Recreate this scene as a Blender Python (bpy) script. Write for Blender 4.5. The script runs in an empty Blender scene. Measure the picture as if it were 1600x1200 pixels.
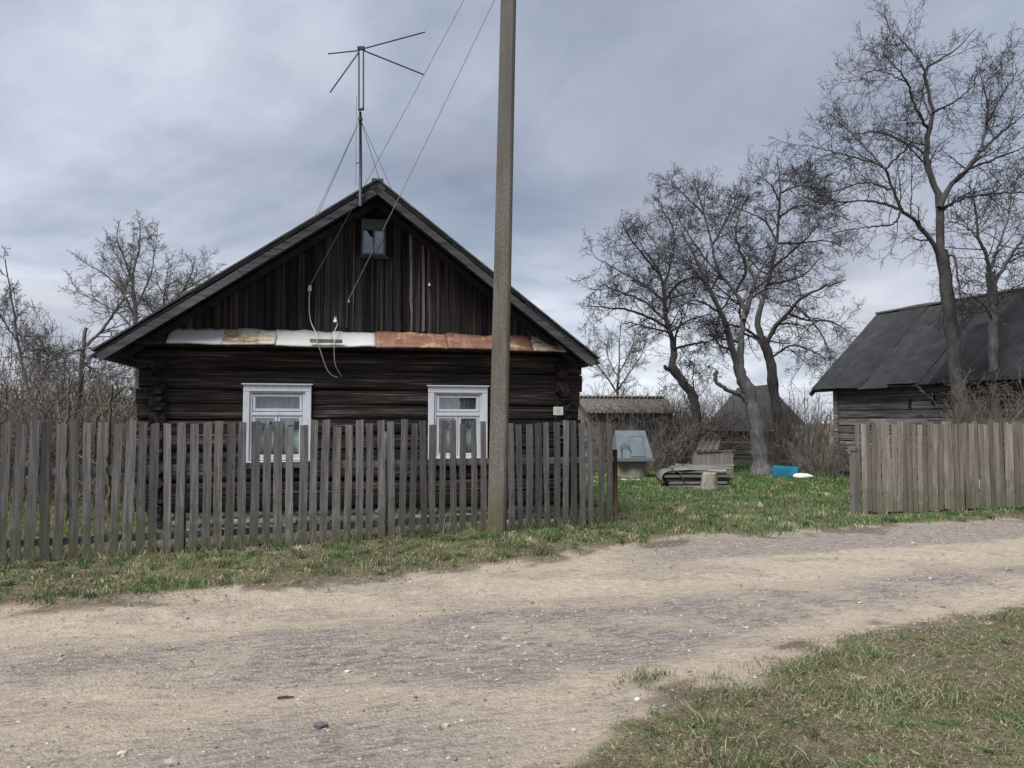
import bpy, math, random
import numpy as np
from mathutils import Vector, Matrix

# ------------------------------------------------------------------ camera, sky, sun, exposure
SC = bpy.context.scene
COL = SC.collection
EYE = 1.5
PITCH = math.atan(60 / 1200)
cam = bpy.data.cameras.new('camera')
cam.sensor_width = 36.0
cam.lens = 27.0
cam.clip_start = 0.05
cam.clip_end = 3000
camo = bpy.data.objects.new('camera', cam)
COL.objects.link(camo)
camo.location = (0, 0, EYE)
camo.rotation_euler = (math.pi / 2 + PITCH, 0, 0)
SC.camera = camo

SUN_DIR = Vector((-0.42, -0.50, 0.95)).normalized()      # towards the sun
SUN_EL = math.asin(SUN_DIR.z)
SUN_AZ = math.atan2(SUN_DIR.x, SUN_DIR.y)
sun = bpy.data.lights.new('sun', 'SUN')
sun.energy = 1.5
sun.angle = math.radians(35)
sun.color = (1.0, 0.97, 0.93)
suno = bpy.data.objects.new('sun', sun)
COL.objects.link(suno)
suno.rotation_euler = (-SUN_DIR).to_track_quat('-Z', 'Y').to_euler()

SC.view_settings.view_transform = 'Standard'
SC.view_settings.look = 'None'
SC.view_settings.gamma = 1.0
SC.view_settings.use_curve_mapping = False
SC.view_settings.exposure = 1.95
try:
    SC.cycles.use_denoising = True
    SC.cycles.use_adaptive_sampling = False
    SC.cycles.denoiser = 'OPENIMAGEDENOISE'
    SC.cycles.denoising_input_passes = 'RGB_ALBEDO_NORMAL'
    SC.cycles.max_bounces = 6
    SC.cycles.transparent_max_bounces = 12
except Exception:
    pass


class NT:
    """tiny node-tree helper"""
    def __init__(s, tree):
        s.t = tree
        tree.nodes.clear()

    def n(s, typ, ins=None, **props):
        nd = s.t.nodes.new(typ)
        for k, v in props.items():
            setattr(nd, k, v)
        for k, v in (ins or {}).items():
            s.put(nd.inputs[k], v)
        return nd

    def put(s, sock, v):
        if isinstance(v, bpy.types.NodeSocket):
            s.t.links.new(v, sock)
        else:
            if hasattr(sock.default_value, '__len__') and len(sock.default_value) == 4 and len(v) == 3:
                v = (*v, 1)
            sock.default_value = v

    def math(s, op, a, b=0.0, clamp=False):
        nd = s.n('ShaderNodeMath', operation=op, use_clamp=clamp)
        s.put(nd.inputs[0], a)
        s.put(nd.inputs[1], b)
        return nd.outputs[0]

    def vmath(s, op, a, b=None):
        nd = s.n('ShaderNodeVectorMath', operation=op)
        s.put(nd.inputs[0], a)
        if b is not None:
            s.put(nd.inputs[3 if op == 'SCALE' else 1], b)
        return nd.outputs[0]

    def mix(s, f, a, b, blend='MIX'):
        nd = s.n('ShaderNodeMix', data_type='RGBA', blend_type=blend)
        s.put(nd.inputs[0], f)
        s.put(nd.inputs[6], a)
        s.put(nd.inputs[7], b)
        return nd.outputs[2]

    def ramp(s, f, stops, interp='LINEAR'):
        nd = s.n('ShaderNodeValToRGB')
        cr = nd.color_ramp
        cr.interpolation = interp
        while len(cr.elements) < len(stops):
            cr.elements.new(0.5)
        for e, (p, c) in zip(cr.elements, stops):
            e.position = p
            e.color = (*c, 1) if hasattr(c, '__len__') else (c, c, c, 1)
        s.put(nd.inputs[0], f)
        return nd.outputs[0]

    def step(s, f, a, b):
        nd = s.n('ShaderNodeMapRange', interpolation_type='SMOOTHSTEP')
        s.put(nd.inputs[0], f)
        nd.inputs[1].default_value = a
        nd.inputs[2].default_value = b
        return nd.outputs[0]

    def noise(s, vec, scale, detail=4, rough=0.55, w=None, dist=0.0):
        nd = s.n('ShaderNodeTexNoise', {'Scale': scale, 'Detail': detail, 'Roughness': rough, 'Distortion': dist})
        if w is not None:
            nd.noise_dimensions = '4D'
            s.put(nd.inputs['W'], w)
        s.put(nd.inputs['Vector'], vec)
        return nd.outputs['Fac']

    def scaled(s, vec, sc):
        return s.vmath('MULTIPLY', vec, sc)


world = bpy.data.worlds.new('World')
SC.world = world
world.use_nodes = True
w = NT(world.node_tree)
sky = w.n('ShaderNodeTexSky', sky_type='NISHITA', sun_disc=False)
sky.sun_elevation = SUN_EL
sky.sun_rotation = SUN_AZ
dirv = w.n('ShaderNodeTexCoord').outputs['Generated']
sep = w.n('ShaderNodeSeparateXYZ', {0: dirv})
zz = w.math('MAXIMUM', sep.outputs[2], 0.0)
den = w.math('ADD', zz, 0.16)
cx = w.math('DIVIDE', sep.outputs[0], den)
cy = w.math('DIVIDE', sep.outputs[1], den)
cv = w.n('ShaderNodeCombineXYZ', {0: cx, 1: cy, 2: 0.0}).outputs[0]
cv = w.vmath('ADD', cv, (30.1, 22.4, 0.0))
n1 = w.noise(cv, 0.55, 5, 0.55, dist=0.8)
n2 = w.noise(w.vmath('ADD', cv, (11, 4, 2)), 1.7, 6, 0.6, dist=0.2)
cl = w.math('ADD', w.math('MULTIPLY', n1, 0.70), w.math('MULTIPLY', n2, 0.32))
# elevation: paler air under the cloud base, darker base, paler overhead
elev = w.ramp(zz, [(0.0, 0.19), (0.10, 0.15), (0.19, 0.03), (0.30, -0.035), (0.45, 0.02), (0.60, 0.07), (1.0, 0.10)])
clv = w.math('ADD', cl, elev)
ccol = w.ramp(clv, [(0.36, (0.098, 0.117, 0.158)), (0.45, (0.134, 0.155, 0.196)), (0.53, (0.180, 0.201, 0.242)),
                    (0.62, (0.255, 0.275, 0.318)), (0.72, (0.365, 0.382, 0.412))])
warm = w.noise(w.vmath('ADD', cv, (5, 9, 1)), 0.8, 3, 0.5)
ccol = w.mix(w.step(warm, 0.42, 0.62), ccol, w.mix(0.45, ccol, (0.182, 0.176, 0.205)))
bg1 = w.n('ShaderNodeBackground', {'Color': sky.outputs[0], 'Strength': 0.06})
bg2 = w.n('ShaderNodeBackground', {'Color': ccol, 'Strength': 0.64})
ms = w.n('ShaderNodeMixShader', {0: 0.95})
w.t.links.new(bg1.outputs[0], ms.inputs[1])
w.t.links.new(bg2.outputs[0], ms.inputs[2])
w.t.links.new(ms.outputs[0], w.n('ShaderNodeOutputWorld').inputs[0])

# ------------------------------------------------------------------ measuring helpers (photo survey -> metres)
CP, SP = math.cos(PITCH), math.sin(PITCH)


def ray(px, py):
    a = (px - 800) / 1200
    b = (600 - py) / 1200
    return np.array([a, CP - b * SP, SP + b * CP])


EYEV = np.array([0, 0, EYE])


def at(px, py, Y):
    r = ray(px, py)
    return EYEV + r * (Y / r[1])


def on_ground(px, py, z=0.0):
    r = ray(px, py)
    return EYEV + r * ((z - EYE) / r[2])


class Frame:
    """a vertical reference plane: origin, yaw; plane(px,py,off) -> along, up"""
    def __init__(s, x, y, yaw):
        s.o = np.array([x, y])
        s.yaw = yaw
        s.d = np.array([math.cos(yaw), math.sin(yaw)])
        s.n = np.array([-math.sin(yaw), math.cos(yaw)])

    def plane(s, px, py, off=0.0):
        r = ray(px, py)
        t = ((s.o + s.n * off) @ s.n) / (r[:2] @ s.n)
        q = EYEV + r * t
        return float((q[:2] - s.o) @ s.d), float(q[2])

    def loc(s, q):
        v = np.asarray(q[:2]) - s.o
        return np.array([v @ s.d, v @ s.n, q[2]])


# ------------------------------------------------------------------ scene-graph helpers
def tag(o, label=None, cat=None, group=None, kind=None):
    if label: o['label'] = label
    if cat: o['category'] = cat
    if group: o['group'] = group
    if kind: o['kind'] = kind
    return o


def thing(name, label, cat, loc=(0, 0, 0), rz=0.0, group=None):
    o = bpy.data.objects.new(name, None)
    o.empty_display_size = 0.2
    COL.objects.link(o)
    o.location = loc
    o.rotation_euler = (0, 0, rz)
    return tag(o, label, cat, group)


def np_mesh(name, V, faces, smooth=False, tint=None):
    """faces: list of (M,k) int arrays"""
    me = bpy.data.meshes.new(name)
    V = np.ascontiguousarray(V, dtype=np.float32).reshape(-1, 3)
    faces = [np.asarray(f, dtype=np.int32) for f in faces if len(f)]
    loops = np.concatenate([f.ravel() for f in faces])
    sizes = np.concatenate([np.full(len(f), f.shape[1], dtype=np.int32) for f in faces])
    starts = np.concatenate([[0], np.cumsum(sizes)[:-1]]).astype(np.int32)
    me.vertices.add(len(V))
    me.vertices.foreach_set('co', V.ravel())
    me.loops.add(len(loops))
    me.loops.foreach_set('vertex_index', loops)
    me.polygons.add(len(sizes))
    me.polygons.foreach_set('loop_start', starts)
    me.polygons.foreach_set('use_smooth', np.full(len(sizes), smooth, dtype=bool))
    if tint is not None:
        a = me.attributes.new('tint', 'FLOAT_COLOR', 'POINT')
        c = np.ones((len(V), 4), dtype=np.float32)
        c[:, :3] = tint
        a.data.foreach_set('color', c.ravel())
    me.update(calc_edges=True)
    return me


def put(name, me, m, parent=None, loc=None, rot=None):
    o = bpy.data.objects.new(name, me)
    COL.objects.link(o)
    if m is not None and not me.materials:
        me.materials.append(m)
    if parent: o.parent = parent
    if loc is not None: o.location = loc
    if rot is not None: o.rotation_euler = rot
    return o


class MB:
    """collect verts and faces of one part"""
    def __init__(s):
        s.v = []
        s.f = []

    def add(s, vs, fs):
        b = len(s.v)
        s.v += [tuple(map(float, v)) for v in vs]
        s.f += [tuple(b + i for i in f) for f in fs]
        return s

    def box(s, a, b, bev=0.0):
        x0, y0, z0 = np.minimum(a, b)
        x1, y1, z1 = np.maximum(a, b)
        return s.add([(x0, y0, z0), (x1, y0, z0), (x1, y1, z0), (x0, y1, z0), (x0, y0, z1), (x1, y0, z1), (x1, y1, z1), (x0, y1, z1)],
                     [(0, 3, 2, 1), (4, 5, 6, 7), (0, 1, 5, 4), (1, 2, 6, 5), (2, 3, 7, 6), (3, 0, 4, 7)])

    def hexa(s, p):  # 8 points: bottom 4 ccw, top 4 ccw
        return s.add(p, [(0, 3, 2, 1), (4, 5, 6, 7), (0, 1, 5, 4), (1, 2, 6, 5), (2, 3, 7, 6), (3, 0, 4, 7)])

    def bar(s, p, q, wd, ht, up=(0, 0, 1)):
        p, q = Vector(p), Vector(q)
        t = (q - p).normalized()
        u = t.cross(Vector(up))
        if u.length < 1e-4: u = t.cross(Vector((1, 0, 0)))
        u.normalize()
        v = u.cross(t)
        u *= wd / 2
        v *= ht / 2
        return s.hexa([p - u - v, p + u - v, q + u - v, q - u - v, p - u + v, p + u + v, q + u + v, q - u + v])

    def tube(s, pts, r, sides=6, cap=True):
        pts = [Vector(p) for p in pts]
        rs = r if hasattr(r, '__len__') else [r] * len(pts)
        rings = []
        for i, p in enumerate(pts):
            t = (pts[min(i + 1, len(pts) - 1)] - pts[max(i - 1, 0)]).normalized()
            ref = Vector((0, 0, 1)) if abs(t.z) < 0.9 else Vector((1, 0, 0))
            u = t.cross(ref).normalized()
            v = t.cross(u)
            rings.append([p + (u * math.cos(a) + v * math.sin(a)) * rs[i] for a in [2 * math.pi * k / sides for k in range(sides)]])
        vs = [q for g in rings for q in g]
        fs = []
        for i in range(len(pts) - 1):
            for k in range(sides):
                k2 = (k + 1) % sides
                fs.append((i * sides + k, i * sides + k2, (i + 1) * sides + k2, (i + 1) * sides + k))
        if cap:
            fs.append(tuple(range(sides)))
            fs.append(tuple((len(pts) - 1) * sides + k for k in reversed(range(sides))))
        return s.add(vs, fs)

    def build(s, name, m, parent=None, smooth=False, loc=None, rot=None, bevel=0.0):
        me = bpy.data.meshes.new(name)
        me.from_pydata(s.v, [], s.f)
        if smooth:
            for p in me.polygons: p.use_smooth = True
        me.update()
        o = put(name, me, m, parent, loc, rot)
        if bevel:
            b = o.modifiers.new('bevel', 'BEVEL')
            b.width = bevel
            b.segments = 1
            b.limit_method = 'ANGLE'
        return o


# numpy value noise for masks and shapes
def vnoise(x, y, seed=0):
    xi = np.floor(x).astype(np.int64)
    yi = np.floor(y).astype(np.int64)
    xf = x - xi
    yf = y - yi
    u = xf * xf * (3 - 2 * xf)
    v = yf * yf * (3 - 2 * yf)

    def h(a, b):
        n = (a * 374761393 + b * 668265263 + seed * 1442695041) & 0x7fffffff
        n = ((n ^ (n >> 13)) * 1274126177) & 0x7fffffff
        n = n ^ (n >> 16)
        return (n & 0xffff) / 65535.0
    return (h(xi, yi) * (1 - u) + h(xi + 1, yi) * u) * (1 - v) + (h(xi, yi + 1) * (1 - u) + h(xi + 1, yi + 1) * u) * v


def fbm(x, y, seed=0, o=4):
    t = 0
    a = 0.5
    for i in range(o):
        t = t + a * vnoise(x * 2 ** i + 17.3 * i, y * 2 ** i - 9.1 * i, seed + i)
        a *= 0.5
    return t / (1 - 0.5 ** o)


def sstep(x, a, b):
    t = np.clip((x - a) / (b - a), 0, 1)
    return t * t * (3 - 2 * t)


# ------------------------------------------------------------------ materials
def new_mat(name):
    m = bpy.data.materials.new(name)
    m.use_nodes = True
    t = NT(m.node_tree)
    return m, t


def finish(m, t, col, rough=0.85, bump=None, bstr=0.4, bdist=0.01, metal=0.0, spec=0.3):
    ins = {'Base Color': col, 'Roughness': rough, 'Metallic': metal, 'Specular IOR Level': spec}
    if bump is not None:
        b = t.n('ShaderNodeBump', {'Strength': bstr, 'Distance': bdist, 'Height': bump})
        ins['Normal'] = b.outputs[0]
    p = t.n('ShaderNodeBsdfPrincipled', ins)
    t.t.links.new(p.outputs[0], t.n('ShaderNodeOutputMaterial').inputs[0])
    return m


def wood(name, dark, mid, light, grain=(2.0, 30.0, 30.0), patch=1.3, crack=0.5, var=0.35, rough=0.9, moss=None, tintvar=None):
    """weathered timber; grain = coordinate scale, small along the fibre"""
    m, t = new_mat(name)
    co = t.n('ShaderNodeTexCoord').outputs['Object']
    rnd = t.n('ShaderNodeObjectInfo').outputs['Random']
    wv = t.math('MULTIPLY', rnd, 40.0)
    g = t.scaled(co, grain)
    fine = t.noise(g, 1.0, 6, 0.65, wv, 0.3)
    fine2 = t.noise(t.scaled(co, tuple(3.1 * k for k in grain)), 1.0, 3, 0.6, wv)
    big = t.noise(t.scaled(co, tuple(0.25 * k + 0.3 for k in grain)), patch, 4, 0.6, wv)
    f = t.math('ADD', t.math('MULTIPLY', fine, 0.65), t.math('MULTIPLY', big, 0.35))
    col = t.ramp(f, [(0.30, dark), (0.48, mid), (0.66, light)])
    ck = t.step(fine2, 0.30 + 0.12 * crack, 0.24 + 0.12 * crack)
    col = t.mix(t.math('MULTIPLY', ck, 0.75), col, tuple(0.25 * k for k in dark))
    val = t.math('ADD', t.math('MULTIPLY', rnd, 2 * var), 1 - var)
    hsv = t.n('ShaderNodeHueSaturation', {'Color': col, 'Value': val})
    col = hsv.outputs[0]
    if tintvar:
        r2 = t.n('ShaderNodeTexWhiteNoise', {'W': wv}, noise_dimensions='1D').outputs[0]
        col = t.mix(t.math('MULTIPLY', r2, 0.55), col, t.mix(1.0, col, tintvar, 'MULTIPLY'))
    if moss:
        mn = t.noise(co, 5.0, 5, 0.6, wv)
        zc = t.n('ShaderNodeSeparateXYZ', {0: co}).outputs[2]
        low = t.step(zc, moss[1], 0.0)
        mf = t.math('MULTIPLY', t.step(t.math('ADD', mn, t.math('MULTIPLY', low, 0.25)), 0.58, 0.72), moss[2])
        col = t.mix(mf, col, moss[0])
    h = t.math('SUBTRACT', t.math('ADD', fine, t.math('MULTIPLY', fine2, 0.5)), ck)
    return finish(m, t, col, rough, h, 0.55, 0.012)


M = {}


def cracked(name, dark, mid, light, pale, sx=0.55, warm=(1.5, 1.12, 0.95)):
    m, t = new_mat(name)
    co = t.n('ShaderNodeTexCoord').outputs['Object']
    wv = t.math('MULTIPLY', t.n('ShaderNodeObjectInfo').outputs['Random'], 40.0)
    a = t.noise(t.scaled(co, (sx, 6.0, 17.0)), 1.0, 8, 0.74, wv, 0.25)
    b = t.noise(t.scaled(co, (sx * 2.2, 10.0, 62.0)), 1.0, 5, 0.65, wv, 0.2)
    c = t.noise(t.scaled(co, (0.8, 1.0, 2.2)), 1.0, 3, 0.55, wv)
    f = t.math('ADD', t.math('MULTIPLY', a, 0.6), t.math('MULTIPLY', b, 0.4))
    col = t.ramp(f, [(0.40, dark), (0.485, mid), (0.545, light), (0.60, pale)])
    col = t.mix(t.math('MULTIPLY', t.step(c, 0.45, 0.62), 0.55), col, t.mix(1.0, col, warm, 'MULTIPLY'))
    rnd = t.n('ShaderNodeObjectInfo').outputs['Random']
    col = t.n('ShaderNodeHueSaturation', {'Color': col, 'Value': t.math('ADD', t.math('MULTIPLY', rnd, 0.6), 0.75)}).outputs[0]
    return finish(m, t, col, 0.85, f, 1.0, 0.05)


M['log'] = cracked('dark_weathered_logs', (0.0035, 0.0028, 0.003), (0.0115, 0.0085, 0.0082), (0.042, 0.034, 0.031), (0.125, 0.108, 0.10))
M['log_black'] = cracked('low_black_logs', (0.002, 0.0017, 0.002), (0.005, 0.004, 0.0042), (0.010, 0.0085, 0.0085), (0.022, 0.019, 0.019))  # near-black version of the log colour, for most logs of the lowest courses
M['log_end'] = wood('log_end_grain', (0.004, 0.0035, 0.004), (0.012, 0.0098, 0.0096), (0.075, 0.066, 0.062), (11, 11, 11), 1.5, 0.8, 0.35)
M['gable'] = wood('dark_gable_boards', (0.0025, 0.0022, 0.003), (0.0125, 0.0105, 0.0115), (0.088, 0.077, 0.079), (30.0, 8.0, 0.45), 1.0, 1.2, 0.65, tintvar=(1.25, 0.95, 0.8))
M['gable_grey'] = wood('grey_gable_boards', (0.007, 0.008, 0.0105), (0.018, 0.0195, 0.024), (0.058, 0.059, 0.064), (30.0, 8.0, 0.5), 1.0, 0.9, 0.35)
M['gable_pale'] = wood('pale_split_batten', (0.05, 0.045, 0.045), (0.13, 0.12, 0.118), (0.24, 0.225, 0.215), (14.0, 8.0, 0.8), 1.2, 0.9, 0.25)
M['barge'] = wood('grey_roof_boards', (0.018, 0.019, 0.023), (0.046, 0.048, 0.054), (0.10, 0.102, 0.108), (1.1, 14.0, 14.0), 1.5, 0.9, 0.2)
M['soffit'] = wood('old_sheathing', (0.006, 0.006, 0.007), (0.014, 0.013, 0.014), (0.03, 0.028, 0.028), (8, 1, 8), 1.0, 0.5, 0.2)
M['picket'] = wood('grey_pickets', (0.040, 0.039, 0.040), (0.108, 0.106, 0.107), (0.215, 0.211, 0.21), (40.0, 30.0, 1.6), 1.2, 0.75, 0.45, moss=((0.075, 0.082, 0.045), 0.9, 0.6), tintvar=(1.06, 0.98, 0.88))
M['rail'] = wood('grey_rails', (0.055, 0.053, 0.051), (0.12, 0.117, 0.113), (0.20, 0.195, 0.188), (1.2, 20.0, 20.0), 1.2, 0.4, 0.2)
M['picket2'] = wood('brown_pickets', (0.075, 0.064, 0.053), (0.172, 0.152, 0.130), (0.295, 0.27, 0.238), (34.0, 26.0, 1.3), 1.2, 0.7, 0.42, moss=((0.09, 0.095, 0.055), 0.8, 0.5), tintvar=(1.02, 0.98, 0.92))
M['barnlog'] = cracked('grey_barn_logs', (0.03, 0.028, 0.028), (0.085, 0.081, 0.078), (0.165, 0.158, 0.15), (0.27, 0.26, 0.245), 0.7, (1.25, 1.22, 1.18))
M['shed'] = wood('grey_shed_boards', (0.075, 0.07, 0.064), (0.165, 0.155, 0.14), (0.27, 0.255, 0.23), (16.0, 10.0, 0.8), 1.0, 0.5, 0.3)
M['oldwood'] = wood('rotting_timber', (0.045, 0.043, 0.042), (0.11, 0.106, 0.10), (0.22, 0.21, 0.195), (2.0, 18.0, 18.0), 1.5, 0.7, 0.3)
M['stump'] = wood('chopping_block_wood', (0.10, 0.085, 0.07), (0.21, 0.185, 0.155), (0.34, 0.30, 0.26), (12.0, 12.0, 1.5), 1.5, 0.8, 0.1)


def plain(name, c1, c2, scale=8.0, rough=0.8, bstr=0.3, bd=0.01, metal=0.0, spec=0.3, var=0.0, detail=5):
    m, t = new_mat(name)
    co = t.n('ShaderNodeTexCoord').outputs['Object']
    rnd = t.n('ShaderNodeObjectInfo').outputs['Random']
    n = t.noise(co, scale, detail, 0.6, t.math('MULTIPLY', rnd, 30.0))
    col = t.ramp(n, [(0.3, c1), (0.7, c2)])
    if var:
        col = t.n('ShaderNodeHueSaturation', {'Color': col, 'Value': t.math('ADD', t.math('MULTIPLY', rnd, 2 * var), 1 - var)}).outputs[0]
    return finish(m, t, col, rough, n, bstr, bd, metal, spec)


def painted(name, base, dirt, amount=0.4):
    m, t = new_mat(name)
    co = t.n('ShaderNodeTexCoord').outputs['Object']
    a = t.noise(t.scaled(co, (6, 6, 1.6)), 3.0, 6, 0.65)
    b = t.noise(co, 45.0, 4, 0.6)
    col = t.mix(t.math('MULTIPLY', t.step(a, 0.45, 0.75), amount), base, dirt)
    col = t.mix(t.step(b, 0.68, 0.76), col, tuple(k * 0.6 for k in dirt))
    return finish(m, t, col, 0.55, t.math('ADD', a, b), 0.2, 0.004)


M['white'] = painted('white_window_paint', (0.56, 0.58, 0.62), (0.36, 0.38, 0.415), 0.6)
M['greyframe'] = plain('grey_attic_frame', (0.055, 0.065, 0.078), (0.10, 0.115, 0.13), 12)
M['slate'] = plain('grey_corrugated_slate', (0.05, 0.05, 0.055), (0.12, 0.12, 0.125), 6.0, 0.9)
M['slate_moss'] = plain('mossy_corrugated_slate', (0.05, 0.045, 0.038), (0.14, 0.13, 0.115), 7.0, 0.9)
M['barnroof'] = plain('dark_barn_roofing', (0.012, 0.0125, 0.0145), (0.036, 0.037, 0.041), 3.0, 0.85, var=0.22, detail=9)
M['cellarroof'] = plain('dark_felt_roofing', (0.028, 0.027, 0.03), (0.06, 0.057, 0.058), 3.0, 0.9)
M['mortar'] = plain('crumbling_mortar', (0.13, 0.125, 0.115), (0.26, 0.25, 0.235), 14)
M['stone'] = plain('foundation_stone', (0.10, 0.097, 0.09), (0.29, 0.277, 0.258), 13, 0.9, 0.5, 0.02, var=0.4)
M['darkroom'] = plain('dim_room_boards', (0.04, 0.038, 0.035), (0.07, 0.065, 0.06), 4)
M['curtain'] = plain('grey_lace_curtain', (0.42, 0.44, 0.42), (0.66, 0.68, 0.66), 22, 0.95)
M['pipe'] = plain('dark_metal_tube', (0.035, 0.04, 0.05), (0.075, 0.08, 0.095), 20, 0.5, metal=0.4)
M['wire'] = plain('weathered_wire', (0.15, 0.155, 0.165), (0.24, 0.245, 0.255), 10, 0.6)
M['cable'] = plain('pale_insulated_cable', (0.34, 0.33, 0.31), (0.50, 0.49, 0.46), 10, 0.7)
M['ceramic'] = plain('white_porcelain', (0.62, 0.61, 0.58), (0.78, 0.77, 0.74), 20, 0.35, spec=0.5)
M['rust'] = plain('rusty_pipe', (0.03, 0.017, 0.013), (0.085, 0.045, 0.033), 12, 0.9)
M['concrete'] = plain('well_concrete', (0.17, 0.155, 0.125), (0.34, 0.31, 0.26), 5, 0.95, 0.5, 0.02)
M['block'] = plain('pale_concrete_block', (0.22, 0.20, 0.165), (0.34, 0.31, 0.26), 9, 0.95)
M['bluegrey'] = plain('blue_grey_painted_sheet', (0.085, 0.108, 0.125), (0.125, 0.15, 0.17), 5, 0.85)
M['darkline'] = plain('dark_seam', (0.03, 0.04, 0.05), (0.05, 0.06, 0.07), 8)
M['blue'] = plain('blue_plastic', (0.01, 0.12, 0.20), (0.018, 0.18, 0.28), 5, 0.45, spec=0.4)
M['whitebag'] = plain('white_plastic_sack', (0.50, 0.52, 0.47), (0.68, 0.70, 0.66), 6, 0.6)
M['turq'] = painted('pale_turquoise_paint', (0.36, 0.47, 0.46), (0.16, 0.18, 0.16), 0.9)
M['plate'] = painted('cream_number_plate', (0.56, 0.55, 0.50), (0.40, 0.39, 0.35), 0.3)
M['platemark'] = plain('faded_grey_print', (0.30, 0.29, 0.27), (0.36, 0.35, 0.32), 30)
M['whiteboard'] = painted('flaking_white_board', (0.72, 0.72, 0.70), (0.45, 0.44, 0.42), 0.4)


def rust_sheet(name, amount, hue=(0.125, 0.062, 0.047)):
    m, t = new_mat(name)
    co = t.n('ShaderNodeTexCoord').outputs['Object']
    rnd = t.math('MULTIPLY', t.n('ShaderNodeObjectInfo').outputs['Random'], 30.0)
    a = t.noise(t.scaled(co, (2.2, 5.0, 5.0)), 1.0, 7, 0.62, rnd, 0.4)
    b = t.noise(co, 14.0, 5, 0.65, rnd)
    c = t.noise(t.scaled(co, (9.0, 1.0, 1.0)), 2.0, 4, 0.6, rnd)
    f = t.math('ADD', t.math('MULTIPLY', a, 0.7), t.math('MULTIPLY', b, 0.3))
    f = t.math('ADD', f, amount)
    col = t.ramp(f, [(0.44, (0.46, 0.47, 0.465)), (0.54, (0.43, 0.415, 0.36)), (0.58, (0.35, 0.25, 0.13)), (0.63, (0.21, 0.105, 0.068)), (0.78, hue)])
    col = t.mix(t.math('MULTIPLY', t.step(c, 0.5, 0.75), 0.5), col, t.mix(0.5, col, (0.48, 0.42, 0.39)))
    return finish(m, t, col, 0.6, t.math('ADD', a, b), 0.3, 0.01, 0.0, 0.4)


M['sheet_white'] = rust_sheet('white_painted_sheet', -0.12)
M['sheet_mixed'] = rust_sheet('half_rusted_sheet', 0.035)
M['sheet_cream'] = rust_sheet('cream_stained_sheet', -0.025)
M['sheet_rust'] = rust_sheet('rusted_sheet', 0.17)

# glass: clear thin pane with its real fresnel mirror
m, t = new_mat('window_glass')
fr = t.n('ShaderNodeLayerWeight', {'Blend': 0.5})
frp = t.math('ADD', t.math('MULTIPLY', t.math('POWER', fr.outputs['Facing'], 5.0), 0.9), 0.085)
co = t.n('ShaderNodeTexCoord').outputs['Object']
bn = t.n('ShaderNodeBump', {'Strength': 0.06, 'Distance': 0.05, 'Height': t.noise(co, 2.2, 2)})
gl = t.n('ShaderNodeBsdfGlossy', {'Roughness': 0.02, 'Color': (0.95, 0.97, 1.0), 'Normal': bn.outputs[0]})
tr = t.n('ShaderNodeBsdfTransparent', {'Color': (0.88, 0.92, 0.93)})
mx = t.n('ShaderNodeMixShader', {0: frp})
t.t.links.new(tr.outputs[0], mx.inputs[1])
t.t.links.new(gl.outputs[0], mx.inputs[2])
t.t.links.new(mx.outputs[0], t.n('ShaderNodeOutputMaterial').inputs[0])
M['glass'] = m

# concrete pole: exposed aggregate, ochre lichen and moss at the foot
m, t = new_mat('concrete_pole')
co = t.n('ShaderNodeTexCoord').outputs['Object']
a = t.noise(co, 55.0, 4, 0.7)
b = t.noise(t.scaled(co, (3, 3, 0.6)), 1.6, 5, 0.6)
c = t.n('ShaderNodeTexVoronoi', {'Vector': co, 'Scale': 70.0}).outputs['Distance']
zc = t.n('ShaderNodeSeparateXYZ', {0: co}).outputs[2]
col = t.ramp(a, [(0.30, (0.064, 0.057, 0.049)), (0.50, (0.122, 0.110, 0.096)), (0.70, (0.205, 0.188, 0.167))])
col = t.mix(t.math('MULTIPLY', t.step(c, 0.30, 0.12), 0.35), col, (0.185, 0.168, 0.142))
col = t.mix(t.math('MULTIPLY', t.step(b, 0.40, 0.66), 0.65), col, (0.068, 0.057, 0.043))
up = t.step(zc, 3.2, 6.5)
stn = t.noise(t.scaled(co, (16, 16, 0.45)), 1.0, 5, 0.6)
col = t.mix(t.math('MULTIPLY', t.step(stn, 0.52, 0.68), 0.55), col, (0.055, 0.049, 0.04))
col = t.mix(t.math('MULTIPLY', up, 0.6), col, (0.085, 0.083, 0.085))
ms_ = t.math('MULTIPLY', t.step(zc, 0.85, 0.05), t.step(t.noise(co, 9.0, 5, 0.6), 0.36, 0.56))
col = t.mix(t.math('MULTIPLY', ms_, 0.75), col, (0.082, 0.074, 0.026))
M['pole'] = finish(m, t, col, 0.95, t.math('ADD', a, t.math('MULTIPLY', c, -0.6)), 0.6, 0.008)


def bark(name, dark, light, moss=None):
    m, t = new_mat(name)
    co = t.n('ShaderNodeTexCoord').outputs['Object']
    a = t.noise(t.scaled(co, (14, 14, 4)), 1.0, 6, 0.7)
    b = t.noise(co, 1.1, 4, 0.6)
    col = t.ramp(t.math('ADD', t.math('MULTIPLY', a, 0.7), t.math('MULTIPLY', b, 0.3)), [(0.34, dark), (0.62, light)])
    if moss:
        col = t.mix(t.math('MULTIPLY', t.step(b, 0.40, 0.6), 0.7), col, moss)
    return finish(m, t, col, 0.95, a, 0.9, 0.03)


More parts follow.
